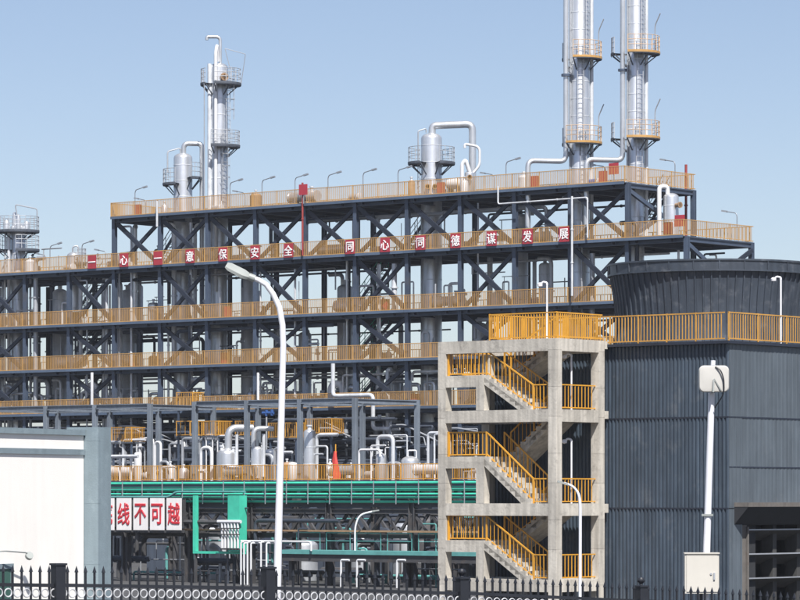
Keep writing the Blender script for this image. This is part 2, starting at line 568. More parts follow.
slog = '一心一意保安全同心同德谋发展'
spx = [92, 124, 158, 190, 223, 255, 288.5, 350, 385, 420.5, 455.5, 491.5, 527.5, 564]
LET = {}
beside = ['leftmost of the row above the small capped vessel', 'second from the left, left of the stair', 'third from the left, a single stroke', 'fourth from the left, below the short capped vessel',
          'fifth from the left, by the lamp head', 'sixth from the left, right of the lamp head', 'last of the left slogan half', 'first of the right slogan half', 'second of the right slogan half',
          'third of the right slogan half, left of the big vessel', 'fourth of the right slogan half', 'fifth of the right slogan half', 'second from the right end', 'rightmost of the row']
for i, (ch, px) in enumerate(zip(slog, spx)):
    x = MF.x(px, -0.56)
    s = thing('slogan_sign', 'red slogan sign, ' + beside[i], 'sign', MF.loc(x, -0.56, ZS+0.02), ROT, 'red slogan signs on the deck railing')
    MB().box(-0.46, 0.46, -0.02, 0.02, 0.0, 1.06).build('panel', RED, s, False)
    cbox('bracket', GALV, s, -0.4, -0.36, 0.021, 0.10, 0.1, 0.95); cbox('bracket', GALV, s, 0.36, 0.4, 0.021, 0.10, 0.1, 0.95)
    if ch not in LET: LET[ch] = text_mesh(ch, 0.84, WHT, 0.006, 0.014)
    link('lettering', LET[ch], s, (0, -0.034, 0.52))

def near(px):
    if px > 590: return 'near the right stack'
    k = min(range(14), key=lambda i: abs(spx[i]-px))
    return 'near the %s slogan sign' % ORD[k]
def pxof(x, y):
    p = MF.w(x, y); return 400 + F*p.x/p.y
def look(r, m):
    return ('thin ' if r < 0.08 else 'thick ' if r > 0.13 else '') + {'aluminium_cladding':'silver','dull_aluminium_cladding':'grey','dark_pipe_paint':'dark','painted_steel_dark':'dark navy','galvanised_steel':'pale grey','painted_steel_navy':'navy','white_pipe_paint':'white'}.get(m.name, 'grey')
# ------------------------------------------------------------------ towers and vessels
def platform(parent, r0, r1, a0, a1, z, rm=GALV, toe=None):
    """round access platform with toe plate, brackets and railing; angles in degrees, 0 = +x, 270 = to the front"""
    toe = toe or DECK
    a0, a1 = R(a0), R(a1)
    n = max(6, int((a1-a0)/R(15)))
    b = MB()
    b.lathe([(r0,z),(r1,z),(r1,z-0.16),(r1-0.03,z-0.16),(r1-0.03,z-0.05),(r0,z-0.05),(r0,z)], n, (0,0,0), a0, a1)
    k = max(2, int((a1-a0)/R(40)))
    for i in range(k+1):
        a = a0 + (a1-a0)*i/k
        c, s_ = math.cos(a), math.sin(a)
        b.bar((r0*c, r0*s_, z-0.9), (r1*0.95*c, r1*0.95*s_, z-0.1), 0.07, 0.07)
    p = b.build('platform', DECK, parent, False)
    t = MB()
    t.lathe([(r1+0.004,z-0.10),(r1+0.004,z+0.06),(r1+0.02,z+0.06),(r1+0.02,z-0.10),(r1+0.004,z-0.10)], n, (0,0,0), a0, a1)
    t.build('toe_plate', toe, p, False)
    g = MB()
    for hh in (1.15, 0.8, 0.45):
        g.tube([((r1-0.04)*math.cos(a0+(a1-a0)*i/n), (r1-0.04)*math.sin(a0+(a1-a0)*i/n), z+hh) for i in range(n+1)], 0.025, 5, 0.01)
    for i in range(n+1):
        a = a0+(a1-a0)*i/n
        g.bar(((r1-0.04)*math.cos(a), (r1-0.04)*math.sin(a), z), ((r1-0.04)*math.cos(a), (r1-0.04)*math.sin(a), z+1.17), 0.045, 0.045)
    g.build('guard_rail', rm, p, False)
    return p

def ladder(parent, ang, r, z0, z1, cage=True):
    a = R(ang); c, s = math.cos(a), math.sin(a)
    tx, ty = -s, c
    b = MB()
    for k in (-0.22, 0.22):
        b.bar((r*c+tx*k, r*s+ty*k, z0), (r*c+tx*k, r*s+ty*k, z1), 0.05, 0.05)
    n = int((z1-z0)/0.33)
    for i in range(1, n):
        z = z0 + (z1-z0)*i/n
        b.bar((r*c-tx*0.22, r*s-ty*0.22, z), (r*c+tx*0.22, r*s+ty*0.22, z), 0.03, 0.03)
    l = b.build('ladder', GALV, parent, False)
    if cage:
        g = MB()
        m = int((z1-z0)/1.1)
        for i in range(1, m+1):
            z = z0 + 2.0 + (z1-z0-2.0)*i/m
            if z > z1: break
            pts = []
            for j in range(7):
                q = math.pi*j/6
                dx, dy = 0.34*math.cos(q), 0.62*math.sin(q)
                pts.append((r*c+tx*dx+c*dy, r*s+ty*dx+s*dy, z))
            g.tube(pts, 0.022, 4, 0.01)
        for j in (1, 3, 5):
            q = math.pi*j/6
            dx, dy = 0.34*math.cos(q), 0.62*math.sin(q)
            g.bar((r*c+tx*dx+c*dy, r*s+ty*dx+s*dy, z0+2.0), (r*c+tx*dx+c*dy, r*s+ty*dx+s*dy, z1), 0.03, 0.03)
        if g.v: g.build('cage', GALV, l, False)
    return l

def vessel_body(r, z0, z1, m, parent, seams=True, dome=0.55, n=28):
    b = MB()
    h = r*dome
    pr = [(r*0.96, z0), (r, z0+0.02), (r, z1-h)]
    for i in range(1, 7):
        q = math.pi/2*i/6
        pr.append((max(0.001, r*math.cos(q)), z1-h+h*math.sin(q)))
    b.lathe(pr, n)
    o = b.build('shell', m, parent)
    if seams:
        z = z0 + 1.2
        me = cached(('band', r, n), lambda: MB().lathe([(r-0.01,-0.03),(r+0.018,-0.02),(r+0.018,0.02),(r-0.01,0.03)], n), ALU2)
        while z < z1-h-0.2:
            if z > 5.0 or z1 < 12: link('band', me, o, (0, 0, z))
            z += 1.25
    return o

def nozzle(parent, p, q, r, m=ALU2):
    b = MB(); b.cyl(p, q, r, 12)
    d = (Vector(q)-Vector(p)).normalized()
    b.cyl(Vector(q)-d*0.1, Vector(q), r*1.45, 14)
    return b.build('nozzle', m, parent)

def tower_at(px, y, name, label, cat):
    x = MF.x(px, y)
    return thing(name, label, cat, MF.loc(x, y), 0.0), x

def zpx(py, px, y):
    return MF.z(py, MF.x(px, y), y)

# tall column on the left (px 219)
T, tx = tower_at(219, 3.5, 'distillation_column', 'tall silver column with two platforms and gooseneck vent on the left of top deck', 'column')
zt = zpx(63, 219, 3.5)
vessel_body(0.70, 0, zt, ALU, T)
z1, z2 = zpx(84, 219, 3.5), zpx(146, 219, 3.5)
platform(T, 0.68, 1.75, -100, 75, z1); platform(T, 0.68, 1.45, 150, 225, z1)
platform(T, 0.68, 1.65, -110, 60, z2)
ladder(T, -38, 0.95, z2, z1+1.1); ladder(T, -60, 0.95, ZT, z2+1.1)
b = MB(); b.tube([(-0.22,-0.85,ZT-6), (-0.22,-0.85,zt+0.7), (-0.12,-0.5,zt+1.4), (-0.05,-0.2,zt+0.1)], 0.14, 12, 0.3); b.build('riser_pipe', WHITEP, T)
b = MB(); b.tube([(-0.72,-0.30,ZT-4), (-0.72,-0.30,zt-0.1)], 0.17, 12); b.build('riser_pipe', ALU2, T)
b = MB(); b.tube([(0.1,0,zt-0.1), (0.1,0,zt+2.05), (-0.95,0,zt+2.05), (-0.95,0,zt+1.8)], 0.13, 10, 0.35); b.build('vent_pipe', ALU, T)
b = MB(); b.tube([(0.9,-0.6,z1+1.1),(0.5,-0.7,z1+2.7),(2.1,-0.4,z1+2.3),(1.75,-0.2,z1)], 0.03, 5, 0.1); b.build('davit', GALV, T)
b = MB(); b.tube([(-1.1,-0.9,ZT), (-1.1,-0.9,z2+0.4), (-1.1,-0.9,z1)], 0.05, 6); b.build('cable_riser', GALV, T)
nozzle(T, (0.2,-0.5,zt-1.2), (0.5,-1.1,zt-1.2), 0.22, RUST)

# short capped vessel beside it (px 182)
T, tx = tower_at(183, 3.2, 'capped_vessel', 'short silver capped vessel left of the tall column with looping top pipe', 'vessel')
zt = zpx(153, 183, 3.2)
vessel_body(0.74, 0, zt, ALU, T)
platform(T, 0.76, 1.6, 140, 250, zpx(184, 183, 3.2)); platform(T, 0.76, 1.5, -60, 20, zpx(178, 183, 3.2))
b = MB(); b.tube([(0.05,0,zt-0.1),(0.05,0,zt+0.75),(1.5,0.1,zt+0.75),(1.5,0.1,ZT-7)], 0.2, 14, 0.4); b.build('overhead_pipe', ALU, T)
b = MB(); b.tube([(-0.2,0,zt),(-0.2,0,zt+0.4),(-1.2,-0.3,zt+0.1),(-1.2,-0.3,zt-1.6)], 0.06, 8, 0.2); b.build('vent_pipe', GALV, T)

# big vessel (px 431)
T, tx = tower_at(431.5, 3.5, 'capped_vessel', 'large silver vessel on the middle of the top deck with arched white pipe', 'vessel')
zt = zpx(133, 431.5, 3.5)
vessel_body(0.78, 0, zt, ALU, T)
zp = zpx(163, 431.5, 3.5)
platform(T, 0.8, 1.75, 120, 240, zp); platform(T, 0.8, 1.75, -70, 60, zp)
b = MB(); b.tube([(0.05,0,zt-0.1),(0.05,0,zt+0.55),(3.05,-0.2,zt+0.65),(3.05,-0.2,ZT+0.3)], 0.27, 16, 0.5); b.build('overhead_pipe', ALU, T)
b = MB(); b.tube([(-0.4,-0.3,zt),(-0.4,-0.3,zt+0.3),(-1.0,-0.5,zt+0.1),(-1.0,-0.5,zp)], 0.05, 7, 0.15); b.build('vent_pipe', GALV, T)
for q in (-0.3, 0.25):
    nozzle(T, (q,-0.6,ZT+1.0), (q,-1.0,ZT+1.0), 0.14, RUST)
ladder(T, 200, 1.0, ZT, zp+1.0, False)

# small vessel and pipes to its right (px 470)
T, tx = tower_at(469.5, 3.0, 'small_vessel', 'small silver vessel with bent vent pipes under the arched pipe on top deck', 'vessel')
zt = zpx(171, 469.5, 3.0)
vessel_body(0.36, ZT, zt, ALU, T, False)
b = MB(); b.tube([(-0.55,-0.3,ZT),(-0.55,-0.3,zt+0.5),(-0.3,-0.3,zt+0.8),(0,-0.2,zt-0.1)], 0.15, 10, 0.3); b.build('side_pipe', WHITEP, T)
b = MB(); b.tube([(0.3,0.1,zt-0.1),(0.75,0.1,zt+0.4),(0.75,0.1,zt+1.8),(-0.35,0.1,zt+2.0),(-0.35,0.1,zt+1.7)], 0.10, 10, 0.4); b.build('vent_pipe', WHITEP, T)
nozzle(T, (0,-0.3,zt-0.5), (0,-0.65,zt-0.5), 0.13, RUST)
# horizontal receiver on the top deck (px 455)
x = MF.x(455, 2.6)
T = thing('receiver_drum', 'small white drum lying on the top deck right of the large vessel', 'drum', MF.loc(x, 2.6, ZT), ROT)
b = MB()
pr = [(0.001,-0.75),(0.25,-0.72),(0.37,-0.6),(0.4,-0.45),(0.4,0.45),(0.37,0.6),(0.25,0.72),(0.001,0.75)]
bb = MB().lathe(pr, 18)
b.add([(v[2], v[1], v[0]+1.05) for v in bb.v], [tuple(reversed(f)) for f in bb.f]); b.build('shell', WHITEP, T)
cbox('saddle', STEEL, T, -0.5,-0.35,-0.3,0.3,0,0.8); cbox('saddle', STEEL, T, 0.35,0.5,-0.3,0.3,0,0.8)

# two stacks (px 580 and 634)
for px, pipe_l, lab, pl, ptop in ((579.5, (565.6, 158, 527), 'left of two tall silver stacks rising out of the picture', ((58, -110, 40), (143, -130, 30)), 0),
                            (635.5, (622.3, 157, 585), 'right of two tall silver stacks rising out of the picture', ((53, -112, 45), (138, -115, 40)), 0)):
    yy = 3.6
    T, tx = tower_at(px, yy, 'exhaust_stack', lab, 'stack')
    zt = 46.0
    r = 0.72 if px < 600 else 0.62
    vessel_body(r, 0, zt, ALU, T, True, 0.3)
    # side risers beside the shell
    b = MB(); b.tube([(r+0.16, 0.15, ZS), (r+0.16, 0.15, 44)], 0.14, 10); b.build('riser_pipe', ALU2, T)
    b = MB(); b.tube([(-r+0.02, -0.35, ZT), (-r+0.02, -0.35, 44)], 0.07, 8); b.build('riser_pipe', GALV, T)
    Y0 = T.location.y
    zz = [zpx(p[0], px, yy) for p in pl]
    for (py, a0, a1), z in zip(pl, zz):
        platform(T, r+0.02, 1.62 if px < 600 else 1.75, a0, a1, z, rm=mat('tan_guard_rail', (0.50,0.36,0.24), 0.5), toe=ORANGE)
        platform(T, r+0.02, 1.25 if px < 600 else 1.75, 165, 205, z-0.1)
    ladder(T, -88 if px < 600 else -70, r+0.22, zz[1], zz[0]+1.1, False); ladder(T, -75, r+0.22, ZT, zz[1]+1.1, False); ladder(T, -50, r+0.22, zz[0], 44, False)
    # downcomer with elbow to the left
    dx = (pipe_l[0]-px)/F*Y0; dx2 = (pipe_l[2]-px)/F*(Y0-1.5)
    ze = zpx(pipe_l[1]+4, px, yy)
    b = MB(); b.tube([(dx,-0.5,44),(dx,-0.5,ze),(dx2,-1.2,ze),(dx2,-1.2,ZS+0.5)], 0.19, 14, 0.5); b.build('downcomer_pipe', ALU, T)
    c = MB()
    zc = zpx(76 if px < 600 else 71, px, yy)
    c.cyl((dx,-0.5,zc-0.08),(dx,-0.5,zc+0.08), 0.34, 14); c.bar((dx,-0.5,zc),(0,0,zc),0.1,0.12); c.build('pipe_clamp', STEEL, T)
    for z in zz:
        b = MB(); b.tube([(1.35,-0.6,z),(1.35,-0.6,z+1.9),(1.7,-0.9,z+2.7)], 0.045, 6, 0.25); b.build('davit', GALV, T)

# left edge column (px 18) with cluttered head
T, tx = tower_at(18, 3.0, 'distillation_column', 'stubby silver column with round railed head at the left picture edge', 'column')
z1, z2 = zpx(231, 18, 3.0), zpx(250, 18, 3.0)
vessel_body(0.62, 0, z1+0.6, ALU, T)
platform(T, 0.3, 1.75, 0, 359.9, z1); platform(T, 0.64, 1.75, -90, 70, z2); platform(T, 0.64, 1.7, 130, 220, z2)
for k, (qx, qy, hh, rr) in enumerate(((-0.9,-0.4,0.9,0.28),(0.1,-0.7,1.35,0.2),(0.75,-0.4,0.8,0.24),(-0.3,0.2,1.6,0.22))):
    b = MB(); b.lathe([(rr,0),(rr,hh*0.7),(rr*0.7,hh*0.92),(0.001,hh)], 14, (qx,qy,z1)); b.build('vent_cap', ALU, T)
b = MB(); b.tube([(0,-0.3,z1+1.0),(-0.2,-0.3,z1+2.15),(1.6,-0.3,z1+1.8),(1.6,-0.3,z1)], 0.05, 7, 0.2); b.build('davit', GALV, T)
b = MB(); b.tube([(-0.7,-0.5,0),(-0.7,-0.5,z1-0.2)], 0.14, 10); b.tube([(-1.0,-0.45,ZS),(-1.0,-0.45,z1-0.2)], 0.08, 8); b.build('riser_pipe', ALU2, T)
ladder(T, -50, 0.9, ZS, z2+1, False)
# small vessel at px 75
T, tx = tower_at(74, 3.2, 'small_vessel', 'small white capped vessel on slogan deck left of the first sign', 'vessel')
zt = zpx(252, 74, 3.2)
vessel_body(0.56, Z2, zt, ALU, T, False)
b = MB(); b.tube([(-0.1,0,zt-0.1),(-0.1,0,zt+0.45),(0.35,0,zt+0.5),(0.35,0,zt-0.1)], 0.07, 8, 0.2); b.build('vent_pipe', GALV, T)
platform(T, 0.58, 1.0, -80, 80, zt-0.9)
# end vessel (px 671) with white loop
T, tx = tower_at(671, 3.2, 'small_vessel', 'silver vessel with white hooped pipe on the right end of slogan deck', 'vessel')
zt = zpx(193, 671, 3.2)
vessel_body(0.55, ZS, zt, ALU, T)
b = MB(); b.tube([(-0.25,-0.1,zt-0.1),(-0.25,-0.1,zt+0.45),(-0.85,-0.25,zt+0.45),(-0.85,-0.25,ZS+0.2)], 0.16, 12, 0.4); b.build('hooped_pipe', WHITEP, T)
nozzle(T, (0.3,-0.4,zt-0.9), (0.6,-0.8,zt-0.9), 0.15, RUST)
# inner vessels seen between the decks
inner = [(128, 4.5, 0.7, Z2+3.0), (137, 6.5, 0.5, ZS-0.8), (345, 5.5, 0.6, Z2+2.6), (520, 5.0, 0.6, ZT-1.2), (545, 4.0, 0.45, ZS-1.0), (480, 4.2, 0.5, Z2-0.8), (395, 3.5, 0.45, Z3-0.5), (60, 4.8, 0.6, ZS-1.0), (248, 5.0, 0.55, ZS-0.9), (305, 5.5, 0.5, Z2-0.9)]
for px, yy, r, zt in inner:
    T, tx = tower_at(px, yy, 'process_vessel', 'grey vertical vessel inside the steel frame, '+near(px), 'vessel')
    T['group'] = 'vessels inside the steel frame'
    vessel_body(r, 0, zt, ALU2, T)
    nozzle(T, (0,0,zt-0.1), (0,0,zt+0.35), r*0.3)

# ------------------------------------------------------------------ process pipes inside the frame
def pipe(path, r, m, label, group, name='process_pipe', bend=None, n=10, flanges=True):
    """path in main-frame local metres"""
    b = MB()
    pts = [Vector(p) for p in path]
    b.tube(pts, r, n, bend)
    if flanges:
        for i in range(len(pts)-1):
            a, c = pts[i], pts[i+1]
            L = (c-a).length
            k = int(L/3.5)
            for j in range(1, k+1):
                p = a + (c-a)*(j/(k+1))
                d = (c-a).normalized()
                b.cyl(p-d*0.05, p+d*0.05, r*1.45, n)
    o = b.build(name, m, None)
    o.location = MF.loc(0, 0, 0); o.rotation_euler = (0, 0, ROT)
    return tag(o, label, 'pipe', group)

G1 = 'vertical pipes threading the decks of the steel frame'
L1 = 'vertical pipe threading up through the decks of the steel frame'
pm = [ALU2, ALU2, ALU, STEELD, GALV, STEEL, ALU]
for i in range(78):
    x = rnd.uniform(-68, 4); y = rnd.choice([0.5, 0.7, 1.2, 2.0, 3.0, 5.0, 6.5, 7.4])
    zl = rnd.choice([Z5, Z4, Z4, Z3, Z2]); zh = rnd.choice([Z3-0.7, Z2-0.7, ZS-0.8, ZS-0.8, ZS+1.2])
    if -50 < x < 0 and rnd.random() < 0.35: zh = ZT-0.7
    if zh - zl < 3: zl = Z5; zh = max(zh, Z3-0.7)
    r = rnd.choice([0.07, 0.09, 0.12, 0.16, 0.2])
    m = rnd.choice(pm)
    path = [(x,y,zl),(x,y,zh)]
    if rnd.random() < 0.5:
        path.append((x+rnd.uniform(-1.8,1.8), y, zh))
    pipe(path, r, m, look(r,m)+(' front' if y < 1.5 else ' rear' if y > 4 else ' inner')+' vertical pipe through the decks, '+near(pxof(x,y)), G1)
DN = {ZT:'top deck', ZS:'slogan deck', Z2:'second deck', Z3:'third deck', Z4:'lowest deck'}
G2 = 'pipe runs hung below the decks'
L2 = 'horizontal pipe run hung just below a deck of the steel frame'
for z in (ZT, ZS, Z2, Z3, Z4):
    for k in range(8 if z < ZS else 5):
        xa = rnd.uniform(-68, -10) if z != ZT else rnd.uniform(-48, -12)
        xb = min(xa + rnd.uniform(5, 22), 3 if z != ZT else -1)
        y = rnd.uniform(0.6, 7.2); zz = z - rnd.uniform(0.65, 1.2)
        r = rnd.choice([0.06, 0.08, 0.11, 0.15])
        m = rnd.choice([STEEL, STEELD, GALV, ALU2])
        path = [(xa,y,zz-rnd.uniform(0.4,1.8)),(xa,y,zz),(xb,y,zz)]
        if rnd.random() < 0.6: path.append((xb,y,zz-rnd.uniform(0.5,2.5)))
        pipe(path, r, m, look(r,m)+' pipe run below the '+DN[z]+', starting '+near(pxof(xa,y)), G2)
# busy bright pipework standing on the fourth deck
G3 = 'bright pipe loops on the lowest open deck'
L3 = 'bright insulated pipe loop standing on the lowest open deck of the frame'
for (px, y, w, h, r) in ((4,1.2,1.0,2.4,0.18),(88,1.0,0.9,2.3,0.26),(110,1.5,1.2,1.8,0.14),(190,0.9,1.9,2.5,0.2),(331,1.5,1.2,1.9,0.28),(347,1.5,1.0,1.6,0.25),(150,1.4,1.1,1.5,0.12),(236,1.8,1.3,1.2,0.13),(70,1.8,1.0,1.5,0.13),(405,1.6,1.4,1.7,0.15),(392,2.4,1.8,2.0,0.13),(425,1.2,0.9,1.8,0.14),(375,1.2,1.6,1.2,0.12),(290,1.9,1.4,1.3,0.14),(30,1.5,1.4,1.6,0.13)):
    x = MF.x(px, y)
    pipe([(x,y,Z4+0.1),(x,y,Z4+h),(x+w,y,Z4+h),(x+w,y,Z4+0.2)], r, rnd.choice([ALU, WHITEP, ALU]), 'bright pipe loop on the lowest open deck, '+near(px), G3, bend=r*2.2, flanges=False, n=12)
for k in range(46):
    zd = rnd.choice([Z4, Z4, Z4, Z3, Z2])
    y = rnd.uniform(0.6, 3.5); x = rnd.uniform(-66, -9); h = rnd.uniform(0.9, 2.3); r = rnd.choice([0.06, 0.08, 0.11])
    m = rnd.choice([ALU, WHITEP, ALU2])
    if rnd.random() < 0.5: pa_ = [(x,y,zd),(x,y,zd+h),(x+rnd.uniform(0.6,2.4),y,zd+h)]
    else:
        w = rnd.uniform(0.5,1.5); pa_ = [(x,y,zd),(x,y,zd+h),(x+w,y,zd+h),(x+w,y,zd)]
    pipe(pa_, r, m, look(r,m)+' bent pipe standing on the '+DN[zd]+' '+near(pxof(x,y)), 'bent pipes standing on the decks', bend=r*2.2)
# white drop pipes in front of the frame
for (pa, za, pb, zb, y, r, lab) in ((258, Z3-0.7, 290, Z4+0.6, -0.8, 0.10, 'white bent pipe dropping below third deck beside the near street lamp'),
                                 (333, Z3-0.2, 373, Z4+0.9, -1.0, 0.16, 'grey insulated pipe dropping below third deck then running right'),
                                 (92, Z3-0.3, 93, Z4+0.6, -0.8, 0.12, 'white vertical pipe in front of third deck near the left picture edge'),
                                 (86, Z3-0.5, 120, Z4+1.2, 0.6, 0.08, 'thin grey pipe crossing below third deck at left'),):
    xa, xb = MF.x(pa, y), MF.x(pb, y)
    path = [(xa,y,za),(xa,y,zb),(xb,y,zb)]
    if pa == 333: path = [(xa,y,za),(xa,y,zb),(xb,y,zb),(xb,y,Z4-1.6),(xb+2.5,y,Z4-1.6)]
    if pa == 258: path = [(xa,y,za),(xa,y,zb),(xb+2,y,zb)]
    o = pipe(path, r, WHITEP if pa != 333 else ALU2, lab, None, bend=r*2.2, flanges=False)
xa = MF.x(390, 0.9)
pipe([(xa-4.6,0.9,Z4+0.8),(xa-4.6,0.9,Z3-1.0),(xa+2.0,0.9,Z3-1.0),(xa+2.0,0.9,Z4)], 0.07, WHITEP, 'thin white pipe goal frame under third deck left of the concrete stair', None)
x1 = MF.x(498, -0.7)
pipe([(x1,-0.7,ZT+0.3),(x1,-0.7,ZT-1.0),(x1+8,-0.7,ZT-0.95),(x1+8,-0.7,ZS+0.2)], 0.06, ALU2, 'grey pipe running below the right half of top deck edge', None)
x1 = MF.x(572, -0.75)
pipe([(x1,-0.75,ZT-0.8),(x1,-0.75,Z2+0.5)], 0.08, ALU2, 'grey vertical pipe down the frame front below the left stack', None)
x1 = MF.x(157, -0.7)
pipe([(x1,-0.7,ZT+1.0),(x1,-0.7,ZT-1.0)], 0.09, ALU2, 'short grey vertical pipe across the top deck edge at left', None)
x1 = MF.x(302.5, -0.6)
pipe([(x1,-0.6,ZT+1.6),(x1,-0.6,ZS+0.1)], 0.08, REDB, 'dark red riser pipe rising past the top deck between slogan halves', None)
x1 = MF.x(686, 8.4)
pipe([(x1,8.4,ZS),(x1,8.4,ZT+1.9)], 0.10, REDB, 'dark red riser pipe at the far right corner of the top deck', None)

# small equipment standing on the decks behind the railings
def deck_item(kind, x, y, z, lab, grp):
    if kind == 'pump':
        T = thing('pump_set', lab, 'pump', MF.loc(x,y,z), ROT, grp)
        MB().box(-0.6,0.6,-0.25,0.25,0,0.2).build('base', STEEL, T, False)
        b = MB(); b.cyl((-0.5,0,0.45),(0.15,0,0.45),0.24,14); b.build('motor', rnd.choice([BLUE, GALV, GALV]), T)
        b = MB(); b.lathe([(0.001,-0.1),(0.3,-0.08),(0.3,0.08),(0.001,0.1)],14); 
        v = [(p[2]+0.4, p[1], p[0]+0.45) for p in b.v]; MB().add(v, [tuple(reversed(f)) for f in b.f]).cyl((0.4,0,0.5),(0.4,0,1.0),0.08,10).build('casing', ALU2, T)
    elif kind == 'drum':
        T = thing('small_drum', lab, 'drum', MF.loc(x,y,z), ROT, grp)
        r = rnd.uniform(0.25,0.45); h = rnd.uniform(0.9,1.6)
        b = MB(); b.lathe([(r,0.2),(r,h-0.15),(r*0.7,h),(0.001,h+0.05)],16); b.build('shell', rnd.choice([ALU, ALU2, RUST]), T)
        for a in range(3):
            cbox('leg', STEEL, T, r*0.8*math.cos(a*2.1)-0.04, r*0.8*math.cos(a*2.1)+0.04, r*0.8*math.sin(a*2.1)-0.04, r*0.8*math.sin(a*2.1)+0.04, 0, 0.35)
        nozzle(T, (0,0,h),(0,0,h+0.3), 0.08)
    elif kind == 'exchanger':
        T = thing('heat_exchanger', lab, 'heat exchanger', MF.loc(x,y,z), ROT, grp)
        b = MB(); b.cyl((-1.3,0,0.75),(1.3,0,0.75),0.36,18); b.cyl((-1.4,0,0.75),(-1.3,0,0.75),0.44,18); b.cyl((1.3,0,0.75),(1.4,0,0.75),0.44,18); b.build('shell', rnd.choice([ALU, ALU2]), T)
        cbox('saddle', STEEL, T, -0.9,-0.75,-0.3,0.3,0,0.5); cbox('saddle', STEEL, T, 0.75,0.9,-0.3,0.3,0,0.5)
        nozzle(T, (0.8,0,1.05),(0.8,0,1.5),0.12)
    else:
        T = thing('hydrant_box', lab, 'box', MF.loc(x,y,z), ROT, grp)
        MB().box(-0.3,0.3,-0.15,0.15,0.15,1.0).build('cabinet', REDB, T, False)
        MB().box(-0.25,0.25,-0.17,-0.152,0.2,0.95).build('door', RED, T, False)
        cbox('leg', STEEL, T, -0.26,-0.2,-0.1,0.1,0,0.15); cbox('leg', STEEL, T, 0.2,0.26,-0.1,0.1,0,0.15)
    return T
kn = {'pump':'small pump set on the ', 'drum':'small upright drum on the ', 'exchanger':'short horizontal heat exchanger on the '}
for z, n, xa, xb in ((ZT,9,-48,-3),(ZS,13,-68,-8),(Z2,15,-68,2),(Z3,15,-68,2),(Z4,22,-68,2)):
    for k in range(n):
        x = xa + (xb-xa)*(k+0.5)/n + rnd.uniform(-1,1)
        kd = rnd.choice(['pump','drum','drum','exchanger'])
        yk = rnd.uniform(1.2,3.0)
        deck_item(kd, x, yk, z, kn[kd]+DN[z]+' '+near(pxof(x,yk)), kd + 's on the frame decks')
for px, y, z, lab in ((535,0.8,ZT,'red hydrant cabinet on top deck right of the white elbow pipe'),(603,0.8,ZT,'red hydrant cabinet on top deck between the two stacks'),(138,0.8,ZT,'red hydrant cabinet on top deck near its left end'),(441,0.6,ZT,'red hydrant cabinet at the foot of the large vessel'),
                      (385,1.0,Z2,'red hydrant cabinet on second deck below the slogan'),(225,1.0,Z3,'red hydrant cabinet on third deck left of the near street lamp'),(133,1.0,Z3,'red hydrant cabinet on third deck near the left'),(668,-0.2,ZS,'red hydrant cabinet before the silver end vessel'),(415,0.9,Z4,'red hydrant cabinet on lowest deck left of concrete stair'),(228,1.0,Z2,'red hydrant cabinet on second deck under the street lamp head')):
    deck_item('box', MF.x(px,y), y, z, lab, 'red hydrant cabinets on the decks')
for px, py, y, lab in ((303.5, 189, -0.7, 'small red board on riser above the top deck, between the slogan halves'),(614, 168, 0.3, 'square red board on top deck before the right stack'),(680, 220, 0.6, 'red board beside the silver end vessel on slogan deck')):
    x = MF.x(px, y); z = MF.z(py, x, y)
    s = thing('warning_board', lab, 'sign', MF.loc(x, y, 0), ROT)
    MB().box(-0.42,0.42,-0.055,-0.025,z-0.45,z+0.35).build('panel', RED, s, False)
    zb = ZT if py < 200 else ZS
    MB().box(-0.03,0.03,-0.024,0.03,zb,z+0.3).build('post', GALV, s, False)

# deck lamps
def lamp_proto(flip):
    T = thing('deck_lamp', 'x', 'lamp', (0,0,0), ROT, 'slim lamps along the deck edges')
    s = -1 if flip else 1
    b = MB(); b.tube([(0,0,0),(0,0,1.9),(0.1*s,0,2.1),(1.05*s,0,2.28)], 0.036, 7, 0.15); b.build('pole', LAMPD, T)
    b = MB(); b.prof((0.85*s,0,2.25),(1.3*s,0,2.33),[(-0.09,-0.07),(0.09,-0.07),(0.06,0.05),(-0.06,0.05)]); b.build('lamp_head', LAMPD, T, False)
    return T
protos = {False: lamp_proto(False), True: lamp_proto(True)}
used = {False: False, True: False}
dl = [(135,ZT,0,'near the left end of the top deck'),(230,ZT,0,'right of the tall left column'),(262,ZT,0,'second right of the tall left column'),(295,ZT,0,'left of the red board on top deck'),(328,ZT,0,'right of the red board on top deck'),(363,ZT,0,'second left of the large vessel'),(398,ZT,0,'just left of the large vessel'),
      (506,ZT,0,'left of the white elbow pipe on top deck'),(494,ZT,1,'with left arm, between large vessel and stacks'),(605,ZT,1,'with left arm, between the two stacks'),(675,ZT,1,'with left arm at the right end of top deck'),(737,ZS,1,'at the right end of the slogan deck'),(50,ZS,0,'nearest right of the left edge column'),(82,ZS,0,'above the small white vessel'),(106,ZS,1,'with left arm above the first slogan sign'),(46,ZS,1,'with left arm beside the left edge column'),(245,ZT,1,'with left arm behind top deck, right of tall left column'),(146,ZT,1,'with left arm near the left end of top deck')]
for px, z, fl, lab in dl:
    fl = bool(fl)
    y = 7.6 if fl else 0.2
    o = protos[fl] if not used[fl] else copy_tree(protos[fl])
    used[fl] = True
    o.location = MF.loc(MF.x(px, y), y, z)
    o['label'] = 'slim grey arm lamp ' + lab

